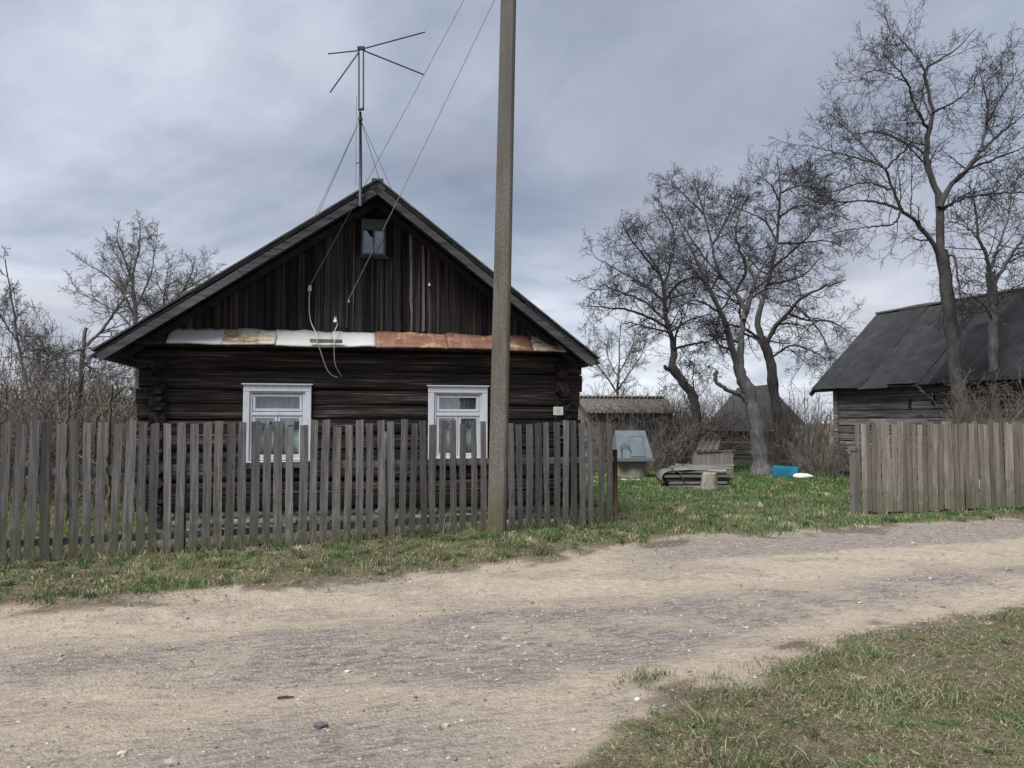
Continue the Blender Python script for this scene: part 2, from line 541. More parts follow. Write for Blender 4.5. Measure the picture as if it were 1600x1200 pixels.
M['bark_grey'] = bark('grey_apple_bark', (0.035, 0.034, 0.034), (0.16, 0.155, 0.15))
M['bark_dark'] = bark('dark_apple_bark', (0.022, 0.021, 0.022), (0.085, 0.08, 0.078))
M['bark_moss'] = bark('mossy_bark', (0.045, 0.042, 0.03), (0.13, 0.12, 0.10), (0.105, 0.11, 0.03))
M['twig_dark'] = plain('dark_twigs', (0.022, 0.021, 0.022), (0.055, 0.052, 0.052), 3, 0.95)
M['twig_grey'] = plain('grey_twigs', (0.065, 0.06, 0.057), (0.14, 0.13, 0.122), 3, 0.95)
M['twig_brown'] = plain('brown_thicket_twigs', (0.065, 0.055, 0.047), (0.155, 0.135, 0.115), 0.8, 0.95)
M['twig_far'] = plain('grey_brown_far_twigs', (0.085, 0.075, 0.066), (0.15, 0.135, 0.12), 0.4, 0.95)

m, t = new_mat('grass_blades')
tc = t.n('ShaderNodeAttribute', attribute_name='tint').outputs['Color']
pb = t.n('ShaderNodeBsdfPrincipled', {'Base Color': tc, 'Roughness': 0.7, 'Specular IOR Level': 0.2})
tl = t.n('ShaderNodeBsdfTranslucent', {'Color': tc})
mx = t.n('ShaderNodeMixShader', {0: 0.3})
t.t.links.new(pb.outputs[0], mx.inputs[1])
t.t.links.new(tl.outputs[0], mx.inputs[2])
t.t.links.new(mx.outputs[0], t.n('ShaderNodeOutputMaterial').inputs[0])
M['grass'] = m
m, t = new_mat('pebbles')
tc = t.n('ShaderNodeAttribute', attribute_name='tint').outputs['Color']
co = t.n('ShaderNodeTexCoord').outputs['Object']
M['pebble'] = finish(m, t, t.mix(0.35, tc, t.mix(1.0, tc, t.ramp(t.noise(co, 160.0, 3), [(0.3, 0.5), (0.7, 1.4)]), 'MULTIPLY')), 0.9)

# ------------------------------------------------------------------ ground
FAR_EDGE = np.array([(-60, -16), (-14, 3.0), (-7, 5.2), (-4.1, 6.35), (-1.8, 7.25), (0.0, 8.3), (1.3, 9.3), (3.6, 10.4), (7.7, 11.9), (14, 13.9), (60, 28)])
NEAR_EDGE = np.array([(-60, -40), (-1.5, 1.2), (0.05, 3.35), (0.45, 4.0), (1.0, 4.65), (1.6, 5.1), (2.4, 5.72), (4.2, 6.55), (9, 8.5), (60, 24)])
FY = math.radians(24.4)
FENCE = Frame(-5.41, 8.2, FY)
HOUSE = Frame(-4.708, 10.56, math.radians(11.74))


def far_edge(x): return np.interp(x, FAR_EDGE[:, 0], FAR_EDGE[:, 1])
def near_edge(x): return np.interp(x, NEAR_EDGE[:, 0], NEAR_EDGE[:, 1])


def blob(x, y, cx_, cy_, rx, ry):
    return np.exp(-(((x - cx_) / rx) ** 2 + ((y - cy_) / ry) ** 2))


def masks(x, y):
    """grass cover, gravel, brown soil at ground points (all 0..1)"""
    wob = (fbm(x * 1.6, y * 1.6, 3) - 0.5) * 0.75 + (fbm(x * 6, y * 6, 9) - 0.5) * 0.35
    df = y - far_edge(x) + wob
    dn = near_edge(x) - y + wob * 1.1
    g = np.maximum(sstep(df, -0.05, 0.45), sstep(dn, -0.12, 0.6))
    for b in [(0.85, 4.52, 0.38, 0.16, 0.8), (-0.25, 4.2, 0.2, 0.10, 0.55), (0.35, 4.35, 0.2, 0.08, 0.6), (1.25, 4.55, 0.3, 0.12, 0.6), (-0.9, 7.55, 0.5, 0.1, 0.4)]:
        g = np.maximum(g, b[4] * blob(x, y, *b[:4]) * sstep(fbm(x * 9, y * 9, 21), 0.3, 0.6))
    vt = -x * 0.3338 + y * 0.9426
    nn = (fbm(x * 0.9, y * 0.9, 31) - 0.5) * 1.2 + (fbm(x * 3.5, y * 3.5, 37) - 0.5) * 0.6
    v2 = vt + nn * 0.45
    ut = x * 0.9426 + y * 0.3338
    mid_lo = 5.35 - 1.1 * np.exp(-((ut - 1.9) / 1.9) ** 2)
    gr = 1.25 * sstep(v2, mid_lo - 0.5, mid_lo + 0.35) * (1 - sstep(v2, 5.6, 6.4)) * (0.55 + 0.45 * sstep(fbm(x * 2.1, y * 3.3, 57), 0.35, 0.6))
    gr = np.maximum(gr, sstep(vt + nn * 0.3, 7.15, 7.5) * sstep(x, 0.6, 2.0) * 0.95)
    gr = np.maximum(gr, (1 - sstep(v2, 3.7, 4.7)) * (1 - sstep(ut, 0.4, 2.4)) * 0.95)
    gr = np.maximum(gr, 0.6 * sstep(fbm(x * 1.3, y * 2.2, 55), 0.48, 0.66))
    br = np.maximum(sstep(df, -0.45, 0.05), sstep(dn, -0.40, 0.05)) * (0.35 + 0.65 * sstep(fbm(x * 2.2, y * 2.2, 77), 0.35, 0.65))
    br = np.maximum(br, 0.95 * blob(x, y, -4.0, 6.75, 1.1, 0.42))
    br = np.maximum(br, 0.7 * blob(x, y, 0.55, 3.35, 0.45, 0.6) * sstep(fbm(x * 4, y * 4, 71), 0.3, 0.6))
    return g, np.clip(gr, 0, 1.1) * (1 - g), br


def ground_z(x, y):
    g = masks(x, y)[0]
    vt = -x * 0.3338 + y * 0.9426
    rut = -0.06 * np.exp(-((vt - 6.5) / 0.36) ** 2) - 0.055 * np.exp(-((vt - 4.95) / 0.36) ** 2)
    near = np.exp(-((x - 1) ** 2 + (y - 8) ** 2) / 900.0)
    z = (fbm(x * 0.7, y * 0.7, 91) - 0.5) * 0.07 + (fbm(x * 5, y * 5, 93, 3) - 0.5) * 0.022 + g * 0.035
    return (z + rut) * near - 0.02


def spaced(lo, hi, a, b, fine, grow=1.28):
    mid = list(np.arange(a, b, fine))
    up, st, v = [], fine, b
    while v < hi:
        up.append(v)
        st *= grow
        v += st
    dn, st, v = [], fine, a - fine
    while v > lo:
        dn.append(v)
        st *= grow
        v -= st
    return np.array(dn[::-1] + mid + up)


gx = spaced(-600, 600, -6.0, 8.5, 0.06)
gy = spaced(-200, 900, 2.6, 13.0, 0.055)
X, Y = np.meshgrid(gx, gy)
Z = ground_z(X, Y)
V = np.stack([X, Y, Z], -1).reshape(-1, 3)
ny, nx = X.shape
idx = np.arange(ny * nx).reshape(ny, nx)
q = np.stack([idx[:-1, :-1], idx[:-1, 1:], idx[1:, 1:], idx[1:, :-1]], -1).reshape(-1, 4)
gm, rm, bm_ = masks(X.ravel(), Y.ravel())
me = np_mesh('ground', V, [q], True, np.stack([gm, rm, bm_], -1))

m, t = new_mat('track_and_turf')
co = t.n('ShaderNodeTexCoord').outputs['Object']
at_ = t.n('ShaderNodeSeparateColor', {0: t.n('ShaderNodeAttribute', attribute_name='tint').outputs['Color']})
fine = t.noise(co, 90.0, 4, 0.7)
med = t.noise(co, 14.0, 5, 0.65)
lrg = t.noise(co, 1.7, 4, 0.6)
# the streaks lie along the wheel tracks
rot = t.n('ShaderNodeVectorRotate', {'Vector': co, 'Angle': -math.radians(19.5)}, rotation_type='Z_AXIS').outputs[0]
strk = t.noise(t.scaled(rot, (1.6, 9.0, 1)), 2.2, 6, 0.65)
vor = t.n('ShaderNodeTexVoronoi', {'Vector': co, 'Scale': 42.0})
vor2 = t.n('ShaderNodeTexVoronoi', {'Vector': co, 'Scale': 110.0})
sand = t.ramp(med, [(0.3, (0.275, 0.222, 0.172)), (0.52, (0.385, 0.322, 0.258)), (0.72, (0.46, 0.398, 0.332))])
sand = t.mix(t.math('MULTIPLY', t.step(lrg, 0.45, 0.65), 0.55), sand, (0.33, 0.295, 0.225))
sand = t.mix(t.math('MULTIPLY', t.step(fine, 0.42, 0.3), 0.75), sand, (0.13, 0.105, 0.082))
grit = t.noise(co, 240.0, 3, 0.7)
sand = t.mix(t.math('MULTIPLY', t.step(grit, 0.56, 0.66), 0.5), sand, (0.52, 0.48, 0.43))
sand = t.mix(t.math('MULTIPLY', t.step(grit, 0.42, 0.34), 0.55), sand, (0.16, 0.13, 0.105))
grav = t.mix(t.step(vor.outputs['Color'], 0.2, 0.9), (0.20, 0.186, 0.174), (0.43, 0.398, 0.365))
grav = t.mix(t.step(strk, 0.36, 0.56), (0.205, 0.192, 0.187), grav)
grav = t.mix(t.math('MULTIPLY', t.step(strk, 0.50, 0.62), 0.8), grav, (0.38, 0.325, 0.265))
grav = t.mix(t.math('MULTIPLY', t.step(vor2.outputs['Distance'], 0.35, 0.6), 0.55), grav, (0.11, 0.10, 0.095))
rf = t.math('ADD', at_.outputs[1], t.math('MULTIPLY', t.math('SUBTRACT', strk, 0.5), 0.9))
rf = t.math('ADD', rf, t.math('MULTIPLY', t.math('SUBTRACT', med, 0.5), 0.9))
col = t.mix(t.math('MULTIPLY', t.step(rf, 0.2, 1.2), 0.8), sand, grav)
rdg = t.noise(t.scaled(rot, (6.0, 17.0, 1)), 1.0, 7, 0.72, dist=0.3)
sf = t.math('MULTIPLY', t.step(rdg, 0.50, 0.40), t.math('ADD', t.math('MULTIPLY', at_.outputs[1], 0.75), 0.08))
col = t.mix(sf, col, (0.145, 0.132, 0.125))
soil = t.ramp(med, [(0.3, (0.065, 0.050, 0.037)), (0.7, (0.19, 0.155, 0.12))])
bf = t.math('ADD', at_.outputs[2], t.math('MULTIPLY', t.math('SUBTRACT', med, 0.5), 0.9))
col = t.mix(t.math('MULTIPLY', t.step(bf, 0.3, 0.85), 0.9), col, soil)
tuft_n = t.noise(co, 3.2, 5, 0.65)
strw = t.noise(co, 60.0, 3, 0.7, dist=1.5)
turf = t.ramp(t.math('ADD', t.math('MULTIPLY', med, 0.5), t.math('MULTIPLY', fine, 0.5)),
              [(0.36, (0.032, 0.025, 0.017)), (0.50, (0.10, 0.08, 0.054)), (0.64, (0.215, 0.183, 0.128))])
turf = t.mix(t.math('MULTIPLY', t.step(t.math('ADD', t.math('MULTIPLY', tuft_n, 0.6), t.math('MULTIPLY', med, 0.4)), 0.46, 0.60), 0.6), turf, t.ramp(fine, [(0.35, (0.035, 0.05, 0.016)), (0.62, (0.125, 0.165, 0.06))]))
turf = t.mix(t.math('MULTIPLY', t.step(strw, 0.54, 0.64), 0.75), turf, (0.31, 0.265, 0.18))
gf = t.math('ADD', at_.outputs[0], t.math('MULTIPLY', t.math('SUBTRACT', t.math('ADD', t.math('MULTIPLY', med, 0.6), t.math('MULTIPLY', tuft_n, 0.4)), 0.5), 1.6))
col = t.mix(t.step(gf, 0.25, 0.95), col, turf)
ridge = t.noise(t.scaled(rot, (5.0, 22.0, 1)), 1.0, 5, 0.65)
hh = t.math('ADD', t.math('MULTIPLY', ridge, t.math('ADD', t.math('MULTIPLY', at_.outputs[1], 1.6), 0.35)), t.math('MULTIPLY', fine, 0.5))
hh = t.math('ADD', hh, t.math('ADD', t.math('MULTIPLY', med, 0.8), t.math('MULTIPLY', vor.outputs['Distance'], -0.35)))
finish(m, t, col, 0.95, hh, 0.9, 0.03, spec=0.15)
tag(put('ground', me, m), kind='structure')

# ------------------------------------------------------------------ log house
R = random.Random(5)
house = thing('log_house', 'dark log house with white windows and rusty metal flashing behind grey fence', 'house',
              (HOUSE.o[0], HOUSE.o[1], 0), HOUSE.yaw)
S0, S1, DEPTH = -0.14, 5.58, 8.0
WIN = [(1.05, 1.81), (3.63, 4.35)]            # openings along the front
WZ0, WZ1 = 0.90, 1.95
EDGES = [0.28, 0.48, 0.68, 0.89, 1.11, 1.33, 1.54, 1.75, 1.97, 2.23, 2.52]


def log_mesh(x0, x1, z0, z1, seed, thick=0.17):
    n = max(3, int((x1 - x0) / 0.16))
    xs = np.linspace(x0, x1, n + 1)
    h = z1 - z0
    prof = [(0.030, 0.0), (0.006, 0.04), (0.000, 0.2), (-0.002, 0.5), (-0.002, 0.86), (0.000, 0.94), (0.034, 1.0), (thick, 1.0), (thick, 0.0)]
    k = len(prof)
    V = np.zeros((n + 1, k, 3))
    for j, (yy, tt) in enumerate(prof):
        V[:, j, 0] = xs
        front = j < 7
        V[:, j, 1] = yy + ((fbm(xs * 1.1 + 3 * j, xs * 0 + seed * 3.7, seed) - 0.5) * 0.03 + (fbm(xs * 5, xs * 0 + j * 1.3, seed + 5, 2) - 0.5) * 0.014 if front else 0)
        V[:, j, 2] = z0 + tt * h + (fbm(xs * 0.8, xs * 0 + seed, seed + 9) - 0.5) * 0.03 * (1 if front else 0)
    i = np.arange(n)[:, None] * k
    jj = np.arange(k)[None, :]
    j2 = (np.arange(k)[None, :] + 1) % k
    f = np.stack([i + jj, i + j2, i + k + j2, i + k + jj], -1).reshape(-1, 4)[:, ::-1]
    caps = np.array([list(range(k)), [n * k + c for c in reversed(range(k))]])
    me = np_mesh('log', V, [f, caps], True)
    return me


for c in range(len(EDGES) - 1):
    z0, z1 = EDGES[c], EDGES[c + 1]
    if z0 < WZ1 - 0.01 and z1 > WZ0 + 0.01:
        segs = [(-0.42, WIN[0][0]), (WIN[0][1], WIN[1][0]), (WIN[1][1], 5.88)]
    else:
        segs = [(-0.42, 5.88)]
    for s, (a, b) in enumerate(segs):
        da = R.uniform(-0.03, 0.03) if a < 0 else 0
        db = R.uniform(-0.04, 0.04) if b > 5.5 else 0
        put('log', log_mesh(a + da, b + db, z0, z1, c * 3 + s), M['log_black'] if z1 < 0.9 and R.random() < 0.85 else M['log'], house, (0, (-0.014, 0.010, -0.004, 0.014)[(c * 7) % 4] if s == 0 or len(segs) == 1 else (-0.010, 0.008, 0.0)[(c + s) % 3], 0))
# side-wall logs, their ends sticking out past the front corner
for sx in (S0, S1):
    for c in range(len(EDGES) - 1):
        zc_ = (EDGES[c] + EDGES[c + 1]) / 2 - 0.10
        hh_ = (EDGES[c + 1] - EDGES[c]) * R.uniform(0.90, 1.0)
        wd = 0.22 * R.uniform(0.85, 1.08)
        y0 = -R.uniform(0.05, 0.13)
        b = MB()
        ring = []
        for k in range(10):
            an = 2 * math.pi * (k + 0.5) / 10
            cx_, cz_ = math.cos(an), math.sin(an)
            sq = 1 / max(abs(cx_), abs(cz_))
            rr = 0.80 * sq + 0.20 * 1.05
            ring.append((cx_ * rr * wd / 2 * R.uniform(0.82, 1.08), cz_ * rr * hh_ / 2 * R.uniform(0.86, 1.06)))
        jy = [R.uniform(-0.05, 0.05) for _ in ring]
        vs = [(sx + x * 0.88, y0 + jy[k] - 0.012, zc_ + z * 0.88) for k, (x, z) in enumerate(ring)] + \
             [(sx + x, y0 + 0.03, zc_ + z) for x, z in ring] + [(sx + x, DEPTH + 0.2, zc_ + z) for x, z in ring]
        vs.append((sx, y0 - R.uniform(-0.03, 0.03), zc_))
        fs = [(30, (k + 1) % 10, k) for k in range(10)]
        for k in range(10):
            k2 = (k + 1) % 10
            fs += [(k, k2, 10 + k2, 10 + k), (10 + k, 10 + k2, 20 + k2, 20 + k)]
        fs.append(tuple(20 + k for k in range(10)))
        b.add(vs, fs).build('log_end' if False else 'side_log', M['log_end'], house)
MB().box((S0, DEPTH - 0.15, 0.2), (S1, DEPTH, 2.6)).build('back_wall', M['log'], house)
# room behind the windows
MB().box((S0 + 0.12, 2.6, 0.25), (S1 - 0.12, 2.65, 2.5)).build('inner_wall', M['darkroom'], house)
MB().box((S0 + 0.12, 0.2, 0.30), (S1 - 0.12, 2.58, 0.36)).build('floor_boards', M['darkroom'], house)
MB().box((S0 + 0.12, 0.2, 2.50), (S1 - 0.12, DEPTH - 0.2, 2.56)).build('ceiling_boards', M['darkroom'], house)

# foundation with its field stones
fo = MB().box((-0.2, 0.05, -0.25), (5.64, 0.30, 0.275)).build('foundation', M['mortar'], house)
for z0, z1 in ((-0.06, 0.06), (0.06, 0.175), (0.175, 0.285)):
    x = -0.22 + R.uniform(0, 0.1)
    while x < 5.6:
        wd = R.uniform(0.10, 0.27)
        n = 7
        hz = (z1 - z0) / 2 * R.uniform(0.8, 0.97)
        cx_, cz_ = x + wd / 2, (z0 + z1) / 2
        ring = [(math.cos(a) * wd * 0.47 * R.uniform(0.85, 1.12), math.sin(a) * hz * R.uniform(0.9, 1.15)) for a in [2 * math.pi * k / n for k in range(n)]]
        vs = [(cx_ + p * 1.0, 0.06, cz_ + q_) for p, q_ in ring] + [(cx_ + p * 0.8, 0.022, cz_ + q_ * 0.8) for p, q_ in ring] + [(cx_, 0.008 + R.uniform(0, 0.012), cz_)]
        fs = [(k, (k + 1) % n, n + (k + 1) % n, n + k) for k in range(n)] + [(n + k, n + (k + 1) % n, 2 * n) for k in range(n)]
        MB().add(vs, fs).build('stone', M['stone'], fo)
        x += wd

# roof: apex and eaves as surveyed on the front edge
AX, AZ = 2.776, 4.87
LX, LZ = -0.815, 2.41
RX, RZ = 5.985, 2.425
YF, YB = -0.50, 8.6


def roof_z(s):
    return AZ + (LZ - AZ) * (AX - s) / (AX - LX) if s < AX else AZ + (RZ - AZ) * (s - AX) / (RX - AX)


for side in (0, 1):
    ex, ez = ((LX, LZ), (RX, RZ))[side]
    ux, uz = ex - AX, ez - AZ
    L = math.hypot(ux, uz)
    ux, uz = ux / L, uz / L
    nxv, nzv = (-uz, ux) if side == 1 else (uz, -ux)
    if nzv < 0: nxv, nzv = -nxv, -nzv
    # sheathing boards under the slates
    b = MB()
    o1, o0 = -0.055, -0.10
    for (tt) in (0,):
        p = [(AX + nxv * o0, YF + 0.03, AZ + nzv * o0), (AX + ux * L * 0.985 + nxv * o0, YF + 0.03, AZ + uz * L * 0.985 + nzv * o0)]
        b.hexa([(p[0][0], YF + 0.03, p[0][2]), (p[1][0], YF + 0.03, p[1][2]), (p[1][0], YB, p[1][2]), (p[0][0], YB, p[0][2]),
                (p[0][0] + nxv * .04, YF + 0.03, p[0][2] + nzv * .04), (p[1][0] + nxv * .04, YF + 0.03, p[1][2] + nzv * .04),
                (p[1][0] + nxv * .04, YB, p[1][2] + nzv * .04), (p[0][0] + nxv * .04, YB, p[0][2] + nzv * .04)])
    b.build('roof_sheathing', M['soffit'], house)
    for ry in np.arange(-0.15, YB, 0.95):
        a0 = np.array([AX, ry, AZ]) + np.array([nxv, 0, nzv]) * -0.165
        a1 = a0 + np.array([ux, 0, uz]) * (L * 0.96)
        MB().bar(a0, a1, 0.07, 0.12, (0, 1, 0)).build('rafter', M['soffit'], house)
    # corrugated slate courses
    per = 0.15
    ys = np.arange(YF - 0.02, YB + 0.05, per / 6)
    courses = 3
    for c in range(courses):
        t0, t1 = c / courses * L, (c + 1) / courses * L + (0.06 if c < courses - 1 else 0.07)
        lift = 0.0
        V = []
        for tt, of in ((t0, 0.012), (t1, -0.0 if c == courses - 1 else 0.03)):
            for th in (0.0, 0.009):
                wv = 0.020 * np.sin(2 * math.pi * ys / per) - 0.02 + th + of
                V.append(np.stack([AX + ux * tt + nxv * wv, ys, AZ + uz * tt + nzv * wv], -1))
        V = np.array(V)                      # rows: top-low, top-up, bot-low, bot-up
        n = len(ys)
        i = np.arange(n - 1)
        f = []
        for a_, b_ in ((1, 3), (3, 2), (2, 0), (0, 1)):
            f.append(np.stack([a_ * n + i, a_ * n + i + 1, b_ * n + i + 1, b_ * n + i], -1))
        f.append(np.array([[0, n, 3 * n, 2 * n], [n - 1, 3 * n - 1, 4 * n - 1, 2 * n - 1]]))
        put('slate_course', np_mesh('slate_course', V, f, False), M['slate'], house)
    # barge boards in two lengths, with the joint seen in the photo, and the wind board above
    jt = 0.52 if side == 0 else 0.42
    for k, (ta, tb) in enumerate(((0.0, jt), (jt, 1.0))):
        ta_, tb_ = ta * L + (0.004 if k else 0), tb * L
        dy = -0.004 * k
        a0 = np.array([AX, YF - 0.02 + dy, AZ]) + np.array([ux, 0, uz]) * ta_ + np.array([nxv, 0, nzv]) * (-0.092 - 0.006 * k)
        a1 = np.array([AX, YF - 0.02 + dy, AZ]) + np.array([ux, 0, uz]) * tb_ + np.array([nxv, 0, nzv]) * (-0.092 - 0.002 * k)
        if k == 0: a0 += np.array([ux, 0, uz]) * -0.045
        MB().bar(a0, a1, 0.028, 0.100, (nxv, 0, nzv)).build('barge_board', M['barge'], house)
    a0 = np.array([AX, YF + 0.03, AZ]) + np.array([nxv, 0, nzv]) * 0.026
    a1 = a0 + np.array([ux, 0, uz]) * (L + 0.01)
    MB().bar(a0 - np.array([ux, 0, uz]) * -0.005, a1, 0.17, 0.022, (nxv, 0, nzv)).build('wind_board', M['barge'], house)
    # eave-side wall plate and dark soffit box at the ends
    MB().bar((ex - math.copysign(0.30, ux), 0.0, ez + 0.02), (ex - math.copysign(0.30, ux), DEPTH, ez + 0.02), 0.10, 0.12).build('eave_beam', M['soffit'], house)
MB().bar((AX, YF - 0.02, AZ + 0.035), (AX, YB, AZ + 0.035), 0.16, 0.03).build('ridge_cap', M['slate'], house)

# gable boards
x = -0.10
attic = (2.565, 2.915, 3.93, 4.47)
bi = 0
while x < 5.62:
    wd = R.uniform(0.085, 0.145)
    if x + wd > 5.62: wd = 5.64 - x
    xa, xb = x + 0.003, x + wd - 0.004
    yy = 0.03 + R.uniform(-0.012, 0.012)
    spans = [(2.60, None)]
    if xb > attic[0] and xa < attic[1]:
        spans = [(2.60, attic[2] + 0.0), (attic[3], None)]
    mt = M['gable']
    if 2.05 < x < 3.05 and R.random() < 0.65: mt = M['gable_grey']
    if R.random() < 0.10: mt = M['gable_grey']
    for zb, ztop in spans:
        lean = R.uniform(-0.008, 0.008)
        za, zb2 = (roof_z(xa) - 0.13, roof_z(xb) - 0.13) if ztop is None else (ztop, ztop)
        if za < zb + 0.03 or zb2 < zb + 0.03: continue
        b = MB().hexa([(xa, yy, zb), (xb, yy + R.uniform(-.006, .006), zb), (xb, yy + 0.03, zb), (xa, yy + 0.03, zb),
                       (xa + lean, yy, za), (xb + lean, yy, zb2), (xb + lean, yy + 0.03, zb2), (xa + lean, yy + 0.03, za)])
        b.build('plank', mt, house)
    x += wd
    bi += 1
MB().add([(-0.2, 0.09, 2.55), (5.7, 0.09, 2.55), (AX, 0.09, AZ - 0.16), (-0.2, 0.12, 2.55), (5.7, 0.12, 2.55), (AX, 0.12, AZ - 0.16)],
         [(0, 1, 2), (5, 4, 3), (0, 3, 4, 1), (1, 4, 5, 2), (2, 5, 3, 0)]).build('gable_backing', M['soffit'], house)
# grey uprights and two pale split battens nailed on the gable
for px, y0, y1, wd, mt in ((541, 360, 512, 0.035, 'gable_grey'), (625, 395, 515, 0.022, 'gable'), (642, 366, 518, 0.042, 'gable_pale'), (661, 372, 518, 0.045, 'gable_pale'),
                           (565, 405, 512, 0.02, 'gable_grey'), (590, 410, 514, 0.02, 'gable_grey'), (611, 408, 515, 0.022, 'gable_grey')):
    s_, zt = HOUSE.plane(px, y0)
    s2, zb = HOUSE.plane(px + 1, y1)
    n = 6
    b = MB()
    pts = [(s_ + (s2 - s_) * k / n + R.uniform(-.006, .006), zt + (zb - zt) * k / n, wd * R.uniform(0.6, 1.1)) for k in range(n + 1)]
    vs, fs = [], []
    for (xx, z_, w_) in pts:
        vs += [(xx - w_ / 2, 0.0, z_), (xx + w_ / 2, 0.0, z_), (xx + w_ / 2, 0.03, z_), (xx - w_ / 2, 0.03, z_)]
    for k in range(n):
        for e in range(4):
            fs.append((4 * k + e, 4 * k + (e + 1) % 4, 4 * k + 4 + (e + 1) % 4, 4 * k + 4 + e))
    fs += [(0, 1, 2, 3), (4 * n + 3, 4 * n + 2, 4 * n + 1, 4 * n)]
    b.add(vs, fs).build('batten', M[mt], house)

# attic window
aw = MB()
x0, x1, z0, z1 = attic
zp = 4.33
for a, b_ in (((x0, 0, z0), (x0 + 0.03, 0, z1)), ((x1 - 0.03, 0, z0), (x1, 0, z1))):
    aw.box((a[0], -0.025, z0), (b_[0], 0.06, z1))
aw.box((x0 + .03, -0.022, z0), (x1 - .03, 0.06, z0 + 0.035))
aw.box((x0 + .03, -0.020, z1 - 0.02), (x1 - .03, 0.06, z1))
aw.box((x0 + .03, -0.018, zp - 0.02), (x1 - .03, 0.06, zp))
xm = (x0 + x1) / 2 + 0.005
aw.box((xm - 0.014, -0.015, z0 + .035), (xm + 0.014, 0.05, zp - .02))
awo = aw.build('attic_window', M['greyframe'], house)
MB().box((x0 + .031, -0.012, zp + .001), (x1 - .031, 0.03, z1 - .021)).build('panel', M['greyframe'], awo)
MB().box((xm + .014, 0.012, z0 + .035), (x1 - .03, 0.016, zp - .02)).build('pane', M['glass'], awo)
xl, xr, zl, zh = x0 + .03, xm - .014, z0 + .035, zp - .02
pp = [(xl, zl), (xr, zl), (xr, zh - 0.11), (xr - 0.045, zh - 0.085), (xr - 0.075, zh - 0.03), (xl + 0.03, zh), (xl, zh)]
MB().add([(a, 0.012, z_) for a, z_ in pp] + [(a, 0.016, z_) for a, z_ in pp],
         [tuple(range(7)), tuple(reversed(range(7, 14)))] + [(k, 7 + k, 7 + (k + 1) % 7, (k + 1) % 7) for k in range(7)]).build('broken_pane', M['glass'], awo)
MB().box((x0 + .01, 0.075, z0), (x1 - .01, 0.088, z1)).build('lining', M['gable_grey'], awo)
MB().box((x0 - 0.03, -0.05, z0 - 0.045), (x1 + 0.03, 0.06, z0 - 0.002)).build('sill', M['gable_grey'], awo)

# metal-clad pent roof across the front
bounds = [265, 350, 432, 520, 587, 700, 772, 832, 868, 881]
mats = ['sheet_white', 'sheet_mixed', 'sheet_cream', 'sheet_white', 'sheet_rust', 'sheet_rust', 'sheet_rust', 'sheet_mixed', 'sheet_mixed']
bs = [HOUSE.plane(p, 528, -0.17)[0] for p in bounds]
TOP, BOT = (0.0, 2.80), (-0.30, 2.565)


def sheet(xa, xb, mt, seed, lift):
    nx_, nz_ = max(4, int((xb - xa) / 0.05)), 5
    xs = np.linspace(xa, xb, nx_ + 1)
    ts = np.linspace(0, 1, nz_ + 1)
    XX, TT = np.meshgrid(xs, ts)
    d = (fbm(XX * 3.0, TT * 1.2 + seed * 7, seed) - 0.5) * 0.05 + lift
    Yv = TOP[0] + (BOT[0] - TOP[0]) * TT - d * 0.62
    Zv = TOP[1] + (BOT[1] - TOP[1]) * TT + d * 0.78
    Zv[0] += (fbm(xs * 12, xs * 0, seed + 3) - 0.5) * 0.035
    V = np.stack([XX, Yv, Zv], -1).reshape(-1, 3)
    lip = np.stack([xs, Yv[-1] + 0.006, Zv[-1] - 0.022], -1)
    V = np.concatenate([V, lip])
    w_ = nx_ + 1
    id_ = np.arange((nz_ + 2) * w_).reshape(nz_ + 2, w_)
    f = np.stack([id_[:-1, :-1], id_[1:, :-1], id_[1:, 1:], id_[:-1, 1:]], -1).reshape(-1, 4)
    o = put('metal_sheet', np_mesh('metal_sheet', V, [f], True), mt, house)
    so = o.modifiers.new('thick', 'SOLIDIFY')
    so.thickness = 0.003
    so.offset = -1


for k in range(len(mats)):
    sheet(bs[k] - 0.012, bs[k + 1], M[mats[k]], k + 1, 0.012 + 0.006 * (k % 2))
MB().hexa([(-0.30, -0.285, 2.545), (5.72, -0.285, 2.545), (5.72, 0.02, 2.545), (-0.30, 0.02, 2.545),
           (-0.30, -0.285, 2.560), (5.72, -0.285, 2.560), (5.72, 0.02, 2.775), (-0.30, 0.02, 2.775)]).build('pent_board', M['gable'], house)
MB().hexa([(-0.52, -0.30, 2.55), (bs[0] - 0.02, -0.30, 2.55), (bs[0] - 0.02, -0.0, 2.78), (-0.15, 0.0, 2.78),
           (-0.52, -0.31, 2.575), (bs[0] - 0.02, -0.31, 2.575), (bs[0] - 0.02, -0.01, 2.805), (-0.15, -0.01, 2.805)]).build('pent_end_board', M['gable_grey'], house)

